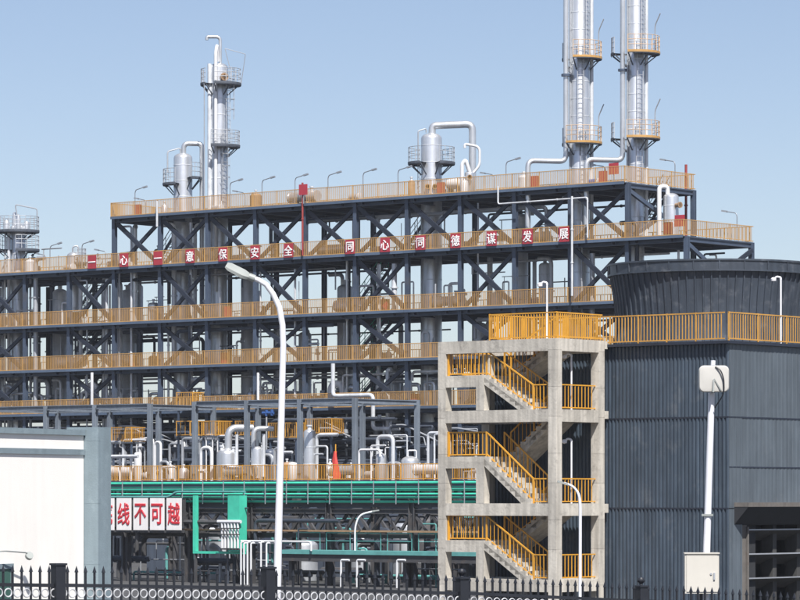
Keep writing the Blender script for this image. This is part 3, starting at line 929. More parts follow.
# ------------------------------------------------------------------ portal rack and gallery in front of the frame
GY0, GY1 = -9.0, -2.0
ZG = 5 + (HZ-480.5)*258/F
pr_ = thing('portal_rack', 'grey-blue portal pipe rack with orange railed gallery before the frame', 'pipe rack', MF.loc(0,0), ROT)
pcols = [(-6,0),(46,0),(95,0),(150,0),(195,1),(247,1),(300,1),(355,1)]
zr0 = MF.z(404.5, MF.x(95,GY0), GY0); zr1 = MF.z(400, MF.x(247,GY0), GY0)
cx = []
for px, hi in pcols:
    x = MF.x(px, GY0); zz = zr1 if hi else zr0
    cx.append((x, zz))
    for y in (GY0, GY1):
        def cm(zz=zz):
            b = MB(); b.box(-0.16,0.16,-0.16,-0.12,0,zz); b.box(-0.16,0.16,0.12,0.16,0,zz); b.box(-0.025,0.025,-0.12,0.12,0,zz); return b
        link('column', cached(('portal_column', zz), cm, RACK, False), pr_, (x, y, -0.03))
    MB().ibeam((x,GY0+0.17,zz-0.24),(x,GY1-0.17,zz-0.24),0.34,0.2).build('cross_beam', RACK, pr_, False)
for (xa, za), (xb, zb) in zip(cx, cx[1:]):
    if za != zb: continue
    for y in (GY0, GY1):
        MB().ibeam((xa+0.17,y,za-0.19),(xb-0.17,y,za-0.19),0.36,0.24,0.06,0.045).build('beam', RACK, pr_, False)
xg0, xg1 = MF.x(60, GY0), MF.x(500, GY0)
n = int((xg1-xg0)/4.0)
for i in range(n):
    x0 = xg0 + (xg1-xg0)*i/n; L = (xg1-xg0)/n
    cbox('deck_panel', DECK, pr_, x0+0.01, x0+L-0.01, GY0-0.5, GY1+0.5, ZG-0.06, ZG)
    MB().ibeam((x0+0.02,GY0-0.26,ZG-0.35),(x0+L-0.02,GY0-0.26,ZG-0.35),0.5,0.2,0.06,0.05).build('beam', STEEL, pr_, False)
    railing(pr_, x0, GY0-0.46, ZG, L, pitch=0.15, m=ORANGE2)
xg = xg0
while xg < xg1:
    cbox('post', RACK, pr_, xg, xg+0.3, GY0-0.1, GY0+0.2, 0.0, ZG-0.62)
    xg += 5.2
# mid-height platforms with orange cages between rack and frame
def cage(px0, px1, py1, y, label, dense=True):
    x0, x1 = MF.x(px0, y), MF.x(px1, y)
    z = MF.z(py1, (x0+x1)/2, y)
    T = thing('railed_platform', label, 'platform', MF.loc(x0, y, 0), ROT)
    L = x1-x0
    MB().box(0,L,0,1.6,z-0.1,z).build('deck', DECK, T, False)
    cbox('leg', STEEL, T, 0.05,0.17,0.1,0.22,ZG,z-0.1); cbox('leg', STEEL, T, L-0.17,L-0.05,0.1,0.22,ZG,z-0.1)
    railing(T, 0, 0.02, z, L, m=ORANGE3, pitch=0.18 if dense else 0.5)
    railing(T, 0, 1.58, z, L, m=ORANGE3, pitch=0.3 if dense else 0.5)
    railing(T, L, 0.02, z, 1.56, R(90), m=ORANGE2, pitch=0.15 if dense else 0.5)
cage(111, 131, 442, -5.0, 'orange railed platform just right of the grey building pillar')
cage(176, 194, 436, -4.5, 'open orange railed platform between two portal columns', False)
cage(201, 218, 436, -4.0, 'orange railed platform behind the third portal column')
cage(176, 192, 407, -1.4, 'small orange railed perch below the white double pipe loop')
cage(235, 245, 436, -3.0, 'narrow orange railed platform left of the fourth portal column')
cage(268, 296, 438, -3.0, 'orange railed platform behind the near street lamp')
cage(305, 331, 434, -3.0, 'orange railed platform above the tall silver gallery vessel')
# gallery vessels
def gv(px, y, r, py_top, label, m=ALU, dome=0.6, cat='vessel', name='gallery_vessel', z0=None):
    x = MF.x(px, y)
    T = thing(name, label, cat, MF.loc(x, y), 0.0)
    zt = MF.z(py_top, x, y)
    vessel_body(r, ZG if z0 is None else z0, zt, m, T, True, dome)
    return T, zt
T, zt = gv(227, -6.0, 0.78, 448, 'squat silver vessel with elbow pipe, left of two on gallery')
b = MB(); b.tube([(0.1,0,zt-0.1),(0.1,0,zt+1.5),(1.9,0.6,zt+1.5)], 0.28, 14, 0.7); b.build('elbow_pipe', ALU, T)
nozzle(T,(-0.4,-0.3,zt-0.3),(-0.4,-0.3,zt+0.2),0.12); nozzle(T,(0.5,-0.4,zt-0.4),(0.5,-0.4,zt+0.1),0.1)
b = MB(); b.tube([(0.75,-0.4,ZG+0.3),(0.75,-0.4,zt+1.0)],0.12,10); b.build('side_pipe', ALU2, T)
T, zt = gv(257, -6.0, 0.44, 446, 'slimmer silver vessel with elbow pipe, right of two on gallery')
b = MB(); b.tube([(-0.25,0,zt-0.1),(-0.25,0,zt+1.3),(1.2,0.4,zt+1.3)], 0.2, 14, 0.5); b.build('elbow_pipe', ALU, T)
b = MB(); b.tube([(0.5,-0.2,ZG+0.3),(0.5,-0.2,zt+0.9)],0.13,10); b.build('side_pipe', ALU2, T)
T, zt = gv(309.5, -6.0, 0.44, 429, 'tall slim silver vessel on the gallery right of the near street lamp')
nozzle(T,(0,0,zt-0.1),(0,0,zt+0.3),0.15)
T, zt = gv(381, -6.5, 0.38, 453, 'small silver vessel beside white pipe stand on gallery')
nozzle(T,(0,0,zt-0.1),(0,0,zt+0.25),0.1)
T, zt = gv(410, -5.5, 0.66, 456, 'wide domed silver vessel near concrete stair on gallery')
b = MB(); b.tube([(-0.15,0,zt-0.15),(-0.15,0,zt+0.4),(0.45,0,zt+0.4),(0.45,0,zt-0.3)],0.05,8,0.1); b.build('handle_pipe', WHITEP, T)
T, zt = gv(393, -4.0, 0.30, 446, 'dark blue slim vessel behind the gallery rail', STEEL)
T, zt = gv(270, -4.8, 0.5, 449, 'dark blue vessel behind the gallery rail beside the street lamp', mat('slate_vessel', (0.07,0.085,0.12), 0.4))
T, zt = gv(293, -5.5, 0.36, 462, 'small white vessel just right of the near street lamp on gallery', WHITEP)
T, zt = gv(138, -5.6, 0.3, 452, 'small white vessel beside grey pillar on gallery', WHITEP)
def rackpipe(path, r, m, label, group=None, name='process_pipe', bend=None):
    return pipe(path, r, m, label, group, name, bend, 10, False)
y = -7.0
xa, xb = MF.x(359,y), MF.x(380,y)
rackpipe([(xa,y,ZG),(xa,y,ZG+2.2),(xb,y,ZG+2.2),(xb,y,ZG+1.7)], 0.09, WHITEP, 'white pipe stand bridging over the small gallery vessel')
xa, xb = MF.x(371,y), MF.x(375,y)
rackpipe([(xa,y,ZG),(xa,y,ZG+2.5),(xb+1.0,y,ZG+2.5)], 0.06, WHITEP, 'thin white upright pipe left of small gallery vessel')
xa, xb = MF.x(112,y), MF.x(138,y)
rackpipe([(xa,y,ZG+1.9),(xb,y,ZG+1.9)], 0.14, ALU2, 'horizontal grey duct beside the grey building pillar', bend=0.2)
for px in (120, 131):
    xq = MF.x(px, y); rackpipe([(xq,y,ZG),(xq,y,ZG+1.75)], 0.09, ALU2, 'short grey upright pipe under the duct by the building pillar', 'uprights under the duct')
# red cloth hanging on gallery
x = MF.x(332, -9.0)
T = thing('hanging_cloth', 'red cloth bundle hung on a pole on the gallery', 'cloth', MF.loc(x,-8.6,ZG), ROT)
b = MB()
N = 16; rows = 7
for j in range(rows):
    z = 0.1 + 2.0*j/(rows-1)
    rr = 0.30*(1-0.62*(j/(rows-1))**1.4)
    for i in range(N):
        a = 2*math.pi*i/N
        q = rr*(1+0.22*math.sin(3*a+j)+0.12*math.sin(5*a-j))
        b.v.append((q*math.cos(a)-0.12*(j/(rows-1)-0.3)*0+0.15*math.sin(j*0.9)*0.5, q*0.6*math.sin(a), z))
for j in range(rows-1):
    for i in range(N):
        b.f.append((j*N+i, j*N+(i+1)%N, (j+1)*N+(i+1)%N, (j+1)*N+i))
b.f.append(tuple(range((rows-1)*N, rows*N)))
b.build('cloth', CLOTH, T)
MB().cyl((0,0.0,0),(0,0.0,2.6),0.04,8).build('pole', ORANGE2, T)
# blue valve cluster
x = MF.x(268, -3.0); z = MF.z(413, x, -3.0)
T = thing('blue_actuator', 'bright blue valve actuator below the lowest deck beside street lamp', 'valve', MF.loc(x,-3.0,0), ROT)
b = MB(); b.cyl((-0.55,0,z),(0.55,0,z),0.12,14); b.cyl((-0.15,0,z-0.22),(-0.15,0,z+0.22),0.12,12); b.cyl((0.4,0,z-0.2),(0.4,0,z+0.25),0.12,12); b.build('actuator', BLUE, T)
MB().cyl((-0.15,0,ZG),(-0.15,0,z-0.3),0.07,10).build('stem_pipe', GALV, T)

# dense dark pipework in the lower storey behind the gallery
G4 = 'dark pipes filling the lower storey'
L4 = 'dark pipe in the shaded tangle of the lower storey behind the gallery'
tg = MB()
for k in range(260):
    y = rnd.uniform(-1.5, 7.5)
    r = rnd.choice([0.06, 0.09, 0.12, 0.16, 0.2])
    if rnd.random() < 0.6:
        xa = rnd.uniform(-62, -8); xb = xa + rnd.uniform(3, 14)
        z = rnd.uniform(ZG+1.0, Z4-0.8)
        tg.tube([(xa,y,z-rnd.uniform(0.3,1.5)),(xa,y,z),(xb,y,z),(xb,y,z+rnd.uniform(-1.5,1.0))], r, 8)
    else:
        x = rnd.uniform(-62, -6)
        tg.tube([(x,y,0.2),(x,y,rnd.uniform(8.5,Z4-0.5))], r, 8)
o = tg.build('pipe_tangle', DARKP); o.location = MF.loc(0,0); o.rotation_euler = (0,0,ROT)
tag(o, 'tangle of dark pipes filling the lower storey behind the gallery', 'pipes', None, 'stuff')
tg = MB()
for k in range(210):
    y = rnd.uniform(-1.6, 4.0); xa = rnd.uniform(-62, -8); z = rnd.uniform(ZG+0.8, Z4-0.9)
    r = rnd.choice([0.035, 0.05, 0.07, 0.1])
    if rnd.random() < 0.6:
        tg.tube([(xa,y,z),(xa+rnd.uniform(0.8,4),y,z),(xa+4.2,y,z-rnd.uniform(0.3,1.2))], r, 8)
    else:
        tg.tube([(xa,y,z-1.0),(xa,y,z+0.6)], r, 8); tg.cyl((xa,y,z-0.2),(xa,y,z+0.1), r*2.4, 10)
for k in range(240):
    zd = rnd.choice([Z4, Z4, Z4, Z3, Z2, ZS]); y = rnd.uniform(0.4, 7.2); x = rnd.uniform(-67, -9); r = rnd.choice([0.03, 0.045, 0.06])
    q = rnd.random()
    if q < 0.5: tg.tube([(x,y,zd),(x,y,zd+rnd.uniform(0.8,3.0))], r, 7)
    elif q < 0.8:
        h = zd+rnd.uniform(0.4,2.6); tg.tube([(x,y,h),(x+rnd.uniform(0.5,2.8),y,h)], r, 7); tg.tube([(x+0.2,y,zd),(x+0.2,y,h)], r*0.8, 7)
    else:
        h = zd+rnd.uniform(0.5,1.6); tg.tube([(x,y,zd),(x,y,h)], r, 7); tg.cyl((x-0.18,y,h),(x+0.18,y,h), 0.11, 10); tg.cyl((x,y-0.1,h+0.25),(x,y-0.07,h+0.25), 0.14, 12)
o = tg.build('pipe_fittings', GALV); o.location = MF.loc(0,0); o.rotation_euler = (0,0,ROT)
tag(o, 'small pale grey pipes and valves scattered through the steel frame', 'pipes', None, 'stuff')
GB = 'bright pipes low in the frame'
LB = 'bright short pipe glinting in the lower storey behind the gallery'
for k in range(64):
    y = rnd.uniform(-6.5, -1.2); xa = rnd.uniform(-58, -10); z = rnd.uniform(ZG+0.6, ZG+3.6)
    m = rnd.choice([ALU, WHITEP, GALV, ALU2]); rq = rnd.choice([0.05,0.07,0.1,0.14]); lq = look(rq,m)+' short pipe standing on the gallery, '+near(pxof(xa,y))
    if rnd.random() < 0.5:
        pipe([(xa,y,ZG),(xa,y,z),(xa+rnd.uniform(0.6,2.5),y,z)], rq, m, lq, GB, n=8, flanges=False)
    else:
        w = rnd.uniform(0.6,1.6)
        pipe([(xa,y,ZG),(xa,y,z),(xa+w,y,z),(xa+w,y,ZG)], rq, m, lq, GB, n=8, flanges=False)
for k in range(22):
    x = -56 + 46*k/22 + rnd.uniform(-1,1); yk = rnd.uniform(-7.8,-3)
    kd = rnd.choice(['pump','drum','drum','exchanger'])
    deck_item(kd, x, yk, ZG, kn[kd]+'front gallery '+near(pxof(x,yk)), kd+'s on the gallery')

# low process hall behind the frame closing the lower storey
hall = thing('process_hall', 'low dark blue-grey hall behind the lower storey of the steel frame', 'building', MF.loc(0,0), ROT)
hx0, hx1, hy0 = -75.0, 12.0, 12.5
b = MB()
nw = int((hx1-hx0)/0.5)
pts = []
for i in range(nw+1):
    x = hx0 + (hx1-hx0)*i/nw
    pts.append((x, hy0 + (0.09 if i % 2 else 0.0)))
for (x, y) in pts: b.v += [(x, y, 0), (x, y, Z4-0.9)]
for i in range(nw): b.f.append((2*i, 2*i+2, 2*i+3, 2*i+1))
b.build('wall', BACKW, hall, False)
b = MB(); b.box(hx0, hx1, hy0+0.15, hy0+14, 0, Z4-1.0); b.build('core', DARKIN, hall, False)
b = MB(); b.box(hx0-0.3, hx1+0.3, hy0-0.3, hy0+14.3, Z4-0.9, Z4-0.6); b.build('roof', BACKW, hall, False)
for i in range(12):
    x = -70 + 6.5*i
    w_ = MB().box(x, x+2.6, hy0-0.06, hy0-0.02, 6.8, 8.4).build('window', GLASS, hall, False)
    MB().box(x-0.08,x+2.68,hy0-0.09,hy0-0.062,8.4,8.5).box(x-0.08,x+2.68,hy0-0.09,hy0-0.062,6.7,6.8).box(x+1.27,x+1.33,hy0-0.09,hy0-0.062,6.8,8.4).build('frame', RACK, w_, False)

# ------------------------------------------------------------------ low pipe bridge (green pipes, trusses, boards)
def lz(py, x=0.0, y=0.0): return LR.z(py, x, y)
lr = thing('pipe_bridge', 'grey steel truss pipe bridge carrying green pipes behind the street lamp', 'pipe bridge', LR.loc(0,0), ROT)
bx0, bx1 = LR.x(60, 0), LR.x(560, 0)
zt_, zb_ = CH-(511-HZ)*205/F, CH-(535-HZ)*205/F
tc = [127, 189, 251, 330, 413, 480]
cxs = [LR.x(p, 0) for p in tc]
for y in (0.0, 4.0):
    for x in cxs:
        MB().ibeam((x,y,0),(x,y,4.9),0.42,0.36).build('column', GREYST, lr, False)
    for (xa, xb) in zip([bx0]+cxs, cxs+[bx1]):
        MB().ibeam((xa+0.2,y,zt_),(xb-0.2,y,zt_),0.28,0.26).build('top_chord', GREYST, lr, False)
        MB().ibeam((xa+0.2,y,zb_),(xb-0.2,y,zb_),0.26,0.26).build('bottom_chord', GREYST, lr, False)
        MB().ibeam((xa+0.2,y,4.55),(xb-0.2,y,4.55),0.26,0.22).build('girder', GREYST, lr, False)
        L = xb-xa
        npn = max(2, int(L/1.9))
        for i in range(npn):
            x0 = xa+L*i/npn; x2 = xa+L*(i+1)/npn; x1 = (x0+x2)/2
            MB().bar((x0+0.1,y,zt_-0.14),(x1,y,zb_+0.13),0.14,0.16).build('diagonal', GREYST, lr, False)
            MB().bar((x1,y+0.02,zb_+0.13),(x2-0.1,y+0.02,zt_-0.14),0.14,0.16).build('diagonal', GREYST, lr, False)
for x in cxs:
    for z in (4.55, zt_, zb_): MB().ibeam((x,0.2,z),(x,3.8,z),0.26,0.24).build('cross_beam', GREYST, lr, False)
# rusty cable tray line
MB().box(bx0, bx1, -0.55, -0.25, zb_+0.22, zb_+0.32).build('cable_tray', RUST, lr, False)
# lower teal walkway
ztl = CH-(549-HZ)*205/F
def lpipe(path, r, m, label, group=None, name='process_pipe', bend=None, n=10):
    b = MB(); b.tube(path, r, n, bend)
    o = b.build(name, m); o.location = LR.loc(0,0); o.rotation_euler = (0,0,ROT)
    return tag(o, label, 'pipe', group)
wk = thing('teal_walkway', 'teal painted walkway under the truss with railings', 'walkway', LR.loc(0,0), ROT)
wx0, wx1 = LR.x(282,-1.4), LR.x(500,-1.4)
MB().box(wx0, wx1, -2.0, -0.3, ztl-0.22, ztl).build('deck', TEAL, wk, False)
MB().box(wx0, wx1, -1.9, -0.4, ztl-0.62, ztl-0.222).build('girder', GREYST, wk, False)
x = wx0+0.5
while x < wx1:
    MB().box(x,x+0.25,-1.4,-1.15,0,ztl-0.62).build('leg', GREYST, wk, False); x += 4.2
for i in range(7):
    xa = wx0+0.2+i*(wx1-wx0)/7; L = (wx1-wx0)/7
    MB().box(xa,xa+L*0.8,-0.4,-0.36,ztl+0.95,ztl+1.0).box(xa,xa+L*0.8,-0.4,-0.36,ztl+0.5,ztl+0.54).box(xa,xa+0.04,-0.4,-0.36,ztl,ztl+1.0).box(xa+L*0.8-0.04,xa+L*0.8,-0.4,-0.36,ztl,ztl+1.0).build('railing', TEAL, wk, False)
# green pipes
gz = [5.80, 5.57, 5.40, 5.17, 4.98, 4.74]
for i, z in enumerate(gz):
    xa = bx0 + 0.1 + (0.8 if i % 2 else 0); xb = bx1 - 0.4*i
    o = lpipe([(xa,-0.2+0.16*(i%3)*1.0-0.25,z),(xb,-0.2+0.16*(i%3)-0.25,z)], [0.07,0.055,0.075,0.06,0.055,0.07][i], GREEN, 'long green pipe, %s from the top of the green bundle on the pipe bridge' % ORD[i], 'green pipes on the pipe bridge', 'green_pipe')
x = bx0+1.0
while x < bx1:
    MB().box(x-0.02,x+0.02,-0.68,-0.64,4.6,5.9).build('stanchion', GALV, lr, False); x += 1.62
# step down part of green bundle on the left
x2 = LR.x(170, -0.8)
lpipe([(bx0,-0.9,5.0),(x2,-0.9,5.0),(x2+0.6,-0.9,5.3),(x2+6,-0.9,5.3)], 0.07, TEAL, 'pale teal pipe stepping up in front of the green bundle above the boards')
# white boards with red characters
ex = 1.0
for i, (ch, pa, pb) in enumerate((('底',98.5,114.5),('线',116.5,131.5),('不',133.3,148),('可',150,164.5),('越',166.5,181.8))):
    xa, xb = LR.x(pa,-1.2), LR.x(pb,-1.2)
    w = xb-xa
    za, zb = LR.z(530, xa, -1.2), LR.z(498, xa, -1.2)
    s = thing('slogan_board', ['white board with red character partly hidden by the grey pillar','white board with red character, second from the grey pillar','white board with red character, middle of the five','white board with red character, second from the right','white board with red character, rightmost of the five'][i], 'sign', LR.loc((xa+xb)/2, -1.2, za), ROT, 'white slogan boards')
    MB().box(-w/2+0.02, w/2-0.02, -0.02, 0.02, 0, zb-za).build('panel', SIGNW, s, False)
    cbox('bracket', GREYST, s, -w/2+0.1,-w/2+0.16,0.021,0.45,0.2,zb-za-0.1); cbox('bracket', GREYST, s, w/2-0.16,w/2-0.1,0.021,0.45,0.2,zb-za-0.1)
    me = text_mesh(ch, 1.0, REDT, 0.006, 0.022)
    hx = max(v.co.x for v in me.vertices)*2; hz = max(v.co.z for v in me.vertices)*2
    if ch in '不可':
        k = (zb-za)*0.66/hz
    else:
        k = (zb-za)*0.70/hz
    kx = w*0.80/hx
    for v in me.vertices: v.co = (v.co.x*kx, v.co.y, v.co.z*k)
    link('lettering', me, s, (0, -0.034, (zb-za)/2))
MB().box(LR.x(95,-1.2), LR.x(183,-1.2), -1.12, -1.05, LR.z(533,-16,-1.2), LR.z(530,-16,-1.2)).build('board_rail', GREYST, lr, False)
# green gantry frame with boxed post
ga, gb_, = LR.x(194,-1.0), LR.x(244.5,-1.0)
zgt, zgb = LR.z(495.5, ga, -1), LR.z(551, ga, -1)
T = thing('green_gantry', 'green painted square frame with wide boxed right post under green pipes', 'frame', LR.loc(0,0), ROT)
MB().box(ga,ga+0.22,-1.1,-0.85,zgb,zgt).build('post', GREEN, T, False)
bxp = LR.x(233,-1.0)
MB().box(bxp,gb_,-1.45,-0.8,zgb+0.02,zgt).build('boxed_post', GREEN, T, False)
MB().box(ga,gb_,-1.1,-0.85,zgb-0.14,zgb-0.005).build('sill', GREEN, T, False)
cbox('leg', GREYST, T, ga+0.05,ga+0.17,-1.05,-0.9,0,zgb-0.14); cbox('leg', GREYST, T, gb_-0.3,gb_-0.12,-1.05,-0.9,0,zgb-0.14)
# bank of white vertical pipes inside it
wa, wb = LR.x(217,-1.8), LR.x(236,-1.8)
T = thing('white_pipe_bank', 'bank of white vertical pipes inside the green frame', 'pipes', LR.loc(0,0), ROT)
zz0, zz1 = LR.z(548,wa,-1.8), LR.z(522,wa,-1.8)
for k in range(6):
    xx = wa+(wb-wa)*(k+0.5)/6
    MB().tube([(xx,-1.5,zz0),(xx,-1.5,zz1)],0.07,10).build('tube', WHITEP, T)
MB().tube([(wa-0.2,-1.5,zz1+0.02),(wb+0.1,-1.5,zz1+0.02)],0.10,10).build('header', WHITEP, T)
MB().box(wa-0.1,wb+0.1,-1.62,-1.585,zz0+0.75,zz0+0.82).box(wa-0.1,wb+0.1,-1.62,-1.585,zz0+1.1,zz0+1.16).build('clamp_bar', GREYST, T, False)
MB().box(wa,wb,-1.5,-1.1,zz0-0.1,zz0-0.02).build('shelf', GREYST, T, False)
# white drop pipes right of it
Gw = 'white drop pipes beside the green frame'
for k, px in enumerate((241, 244, 247.5, 251, 261, 266.5)):
    xx = LR.x(px,-2.2)
    lpipe([(xx,-2.2,0),(xx,-2.2,LR.z(542+k%2,xx,-2.2)),(xx+0.5,-1.9,LR.z(542+k%2,xx,-2.2))], 0.055, WHITEP, 'thin white drop pipe right of the green frame', Gw, bend=0.12)
xa, xb = LR.x(240,-2.2), LR.x(310,-2.2)
lpipe([(xa,-2.1,LR.z(541,xa,-2.1)),(xb,-2.1,LR.z(541,xa,-2.1)),(xb,-2.1,LR.z(550,xa,-2.1))], 0.06, WHITEP, 'thin white header pipe passing behind the near street lamp')
for px in (341, 357, 397):
    xx = LR.x(px,-2.4)
    lpipe([(xx,-2.4,0),(xx,-2.4,LR.z(560,xx,-2.4)),(xx+0.6,-2.4,LR.z(560,xx,-2.4))], 0.06, WHITEP, 'thin white standpipe below the teal walkway', 'standpipes below the teal walkway', bend=0.12)
# dark equipment between the bridge legs and behind
G5 = 'dark pipes below the pipe bridge'
L5 = 'dark pipe in the shaded clutter below the pipe bridge'
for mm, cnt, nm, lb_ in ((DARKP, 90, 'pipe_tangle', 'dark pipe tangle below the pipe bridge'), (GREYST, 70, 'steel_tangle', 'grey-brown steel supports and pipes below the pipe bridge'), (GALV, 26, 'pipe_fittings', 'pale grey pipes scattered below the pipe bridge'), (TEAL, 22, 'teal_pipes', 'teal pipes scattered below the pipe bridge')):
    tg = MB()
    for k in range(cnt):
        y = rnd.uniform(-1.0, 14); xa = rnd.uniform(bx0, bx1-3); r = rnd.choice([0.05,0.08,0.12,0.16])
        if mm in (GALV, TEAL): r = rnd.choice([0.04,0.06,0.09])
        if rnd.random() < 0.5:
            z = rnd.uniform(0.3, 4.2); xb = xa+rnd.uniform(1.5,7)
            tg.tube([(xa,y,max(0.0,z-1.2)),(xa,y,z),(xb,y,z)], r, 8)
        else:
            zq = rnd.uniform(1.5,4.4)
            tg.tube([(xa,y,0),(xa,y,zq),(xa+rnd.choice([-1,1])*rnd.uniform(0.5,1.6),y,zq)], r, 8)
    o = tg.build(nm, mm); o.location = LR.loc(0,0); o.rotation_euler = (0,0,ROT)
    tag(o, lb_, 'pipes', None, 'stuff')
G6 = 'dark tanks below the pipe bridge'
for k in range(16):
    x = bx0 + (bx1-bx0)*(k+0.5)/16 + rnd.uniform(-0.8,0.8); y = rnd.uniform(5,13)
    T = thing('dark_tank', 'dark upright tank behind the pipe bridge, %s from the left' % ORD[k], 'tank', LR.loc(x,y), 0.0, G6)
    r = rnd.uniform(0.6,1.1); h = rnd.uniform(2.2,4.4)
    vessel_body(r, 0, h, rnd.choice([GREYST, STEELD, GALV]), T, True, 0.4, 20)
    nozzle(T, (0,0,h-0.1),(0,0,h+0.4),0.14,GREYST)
# long low shed added as a dark stand-in for shade, hiding the ground
sh = thing('backdrop_shed', 'long low dark shed added behind the pipe bridge as shade backdrop', 'shed', LR.loc(0,0), ROT)
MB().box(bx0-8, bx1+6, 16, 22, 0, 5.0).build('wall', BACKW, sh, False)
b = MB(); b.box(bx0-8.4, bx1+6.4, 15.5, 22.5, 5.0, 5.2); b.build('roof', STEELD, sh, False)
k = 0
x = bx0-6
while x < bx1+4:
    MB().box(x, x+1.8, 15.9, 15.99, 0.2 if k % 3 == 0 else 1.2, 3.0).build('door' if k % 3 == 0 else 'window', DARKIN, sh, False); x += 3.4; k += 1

# curved lamp on the teal walkway
x = LR.x(355, -1.2)
T = thing('walkway_lamp', 'short grey-white curved lamp standing on the teal walkway', 'lamp', LR.loc(x,-1.2,ztl), 0.0)
hh = LR.z(511, x, -1.2)-ztl
MB().tube([(0,0,0),(0,0,hh-0.85),(0.25,0,hh-0.2),(1.1,-0.1,hh)],0.05,8,0.6).build('pole', LAMPW, T)
MB().bar((0.95,-0.09,hh-0.01),(1.35,-0.12,hh+0.04),0.14,0.07).build('lamp_head', LAMPG, T, False)

# ------------------------------------------------------------------ cooling tower
WL, WD = 13.3, 17.0            # front length (to the left), depth
ZTOP = 11.55
ct = thing('cooling_tower', 'blue-grey clad cooling tower with flared dark fan stack on its roof', 'cooling tower', CT.loc(0,0), ROT)
MB().box(-WL+0.15, -0.15, 0.15, 2.2, 0.0, ZTOP-0.3).build('core', DARKIN, ct, False)
MB().box(-WL+0.15, -0.15, 2.2, WD-0.15, 4.7, ZTOP-0.3).build('core', DARKIN, ct, False)
def corr(L, pitch, dep, z0, z1, axis):
    b = MB()
    n = int(L/pitch)
    prof = []
    for i in range(n):
        s = i*L/n; p = L/n
        prof += [(s, 0), (s+p*0.38, 0), (s+p*0.5, dep), (s+p*0.88, dep)]
    prof.append((L, 0))
    for s, d in prof:
        if axis == 'x':
            b.v += [(-L+s, -d, z0), (-L+s, -d, z1)]
        else:
            b.v += [(d, s, z0), (d, s, z1)]
    for i in range(len(prof)-1):
        b.f.append((2*i, 2*i+2, 2*i+3, 2*i+1))
    return b
zs1 = CT.z(417, 0, 0); zs2 = CT.z(508.5, 0, 0)
rows = [(zs1+0.02, ZTOP-0.142), (zs2+0.02, zs1-0.02), (0.0, zs2-0.02)]
def corr_sheet(n, pitch, dep, h, axis):
    b = MB(); pf = []
    for i in range(n):
        q = i*pitch
        pf += [(q, 0), (q+pitch*0.38, 0), (q+pitch*0.5, dep), (q+pitch*0.88, dep)]
    pf.append((n*pitch, 0))
    for q, d in pf:
        b.v += ([(q, -d, 0), (q, -d, h)] if axis == 'x' else [(d, q, 0), (d, q, h)])
    for i in range(len(pf)-1):
        b.f.append((2*i, 2*i+2, 2*i+3, 2*i+1) if axis == 'x' else (2*i, 2*i+2, 2*i+3, 2*i+1))
    return b
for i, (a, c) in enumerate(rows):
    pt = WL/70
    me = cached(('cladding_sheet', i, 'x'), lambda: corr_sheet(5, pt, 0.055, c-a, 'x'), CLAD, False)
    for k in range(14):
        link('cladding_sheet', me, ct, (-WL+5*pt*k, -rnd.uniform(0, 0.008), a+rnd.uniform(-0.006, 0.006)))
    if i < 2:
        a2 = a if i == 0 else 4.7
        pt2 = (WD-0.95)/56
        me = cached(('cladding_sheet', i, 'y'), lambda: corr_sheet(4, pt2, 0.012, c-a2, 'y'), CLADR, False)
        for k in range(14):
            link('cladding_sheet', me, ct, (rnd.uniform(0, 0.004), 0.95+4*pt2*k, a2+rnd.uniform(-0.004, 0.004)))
for z in (zs1, zs2):
    MB().box(-WL, -0.01, -0.065, -0.012, z-0.035, z+0.035).build('seam_flashing', STEELD, ct, False)
    if z > 5: MB().box(0.0, 0.03, 0.0, WD, z-0.03, z+0.03).build('seam_flashing', STEELD, ct, False)
zs3 = CT.z(467, 0, 0)
MB().box(0.0, 0.03, 0.0, WD, zs3-0.025, zs3+0.025).build('seam_flashing', STEELD, ct, False)
# corner flashing
for (a, c) in rows[:2] + [(0.0, zs2-0.02)]:
    MB().box(0.0, 0.022, 0.0, 0.95, a, c).box(0.022, 0.03, 0.22, 0.26, a, c).box(0.022, 0.03, 0.5, 0.53, a, c).box(0.022, 0.03, 0.8, 0.84, a, c).build('corner_trim', CLADR, ct, False)
# left end and back walls
MB().box(-WL-0.05, -WL, 0, WD, 0, ZTOP-0.15).build('wall', CLAD, ct, False)
MB().box(-WL, 0, WD, WD+0.05, 0, ZTOP-0.25).build('wall', CLAD, ct, False)
# roof slab with overhang
MB().box(-WL-0.3, 0.17, -0.30, WD+0.3, ZTOP-0.14, ZTOP-0.02).build('roof_slab', STEELD, ct, False)
# railing on roof edge
nseg = 6
for i in range(nseg):
    L = (WL-4.4)/nseg
    railing(ct, -WL+4.35+0.5*0 + L*i, -0.25, ZTOP-0.02, L, h=1.2, pitch=0.16, bw=0.034, m=ORANGE3)
for i in range(8):
    L = (WD+0.4)/8
    railing(ct, 0.12, -0.22+L*i, ZTOP-0.02, L, R(90), h=1.2, pitch=0.18, bw=0.034, m=ORANGE3)
for i in range(6):
    L = (WL)/6
    railing(ct, -WL+L*i, WD+0.2, ZTOP-0.02, L, h=1.2, pitch=0.16, bw=0.034, m=ORANGE3)
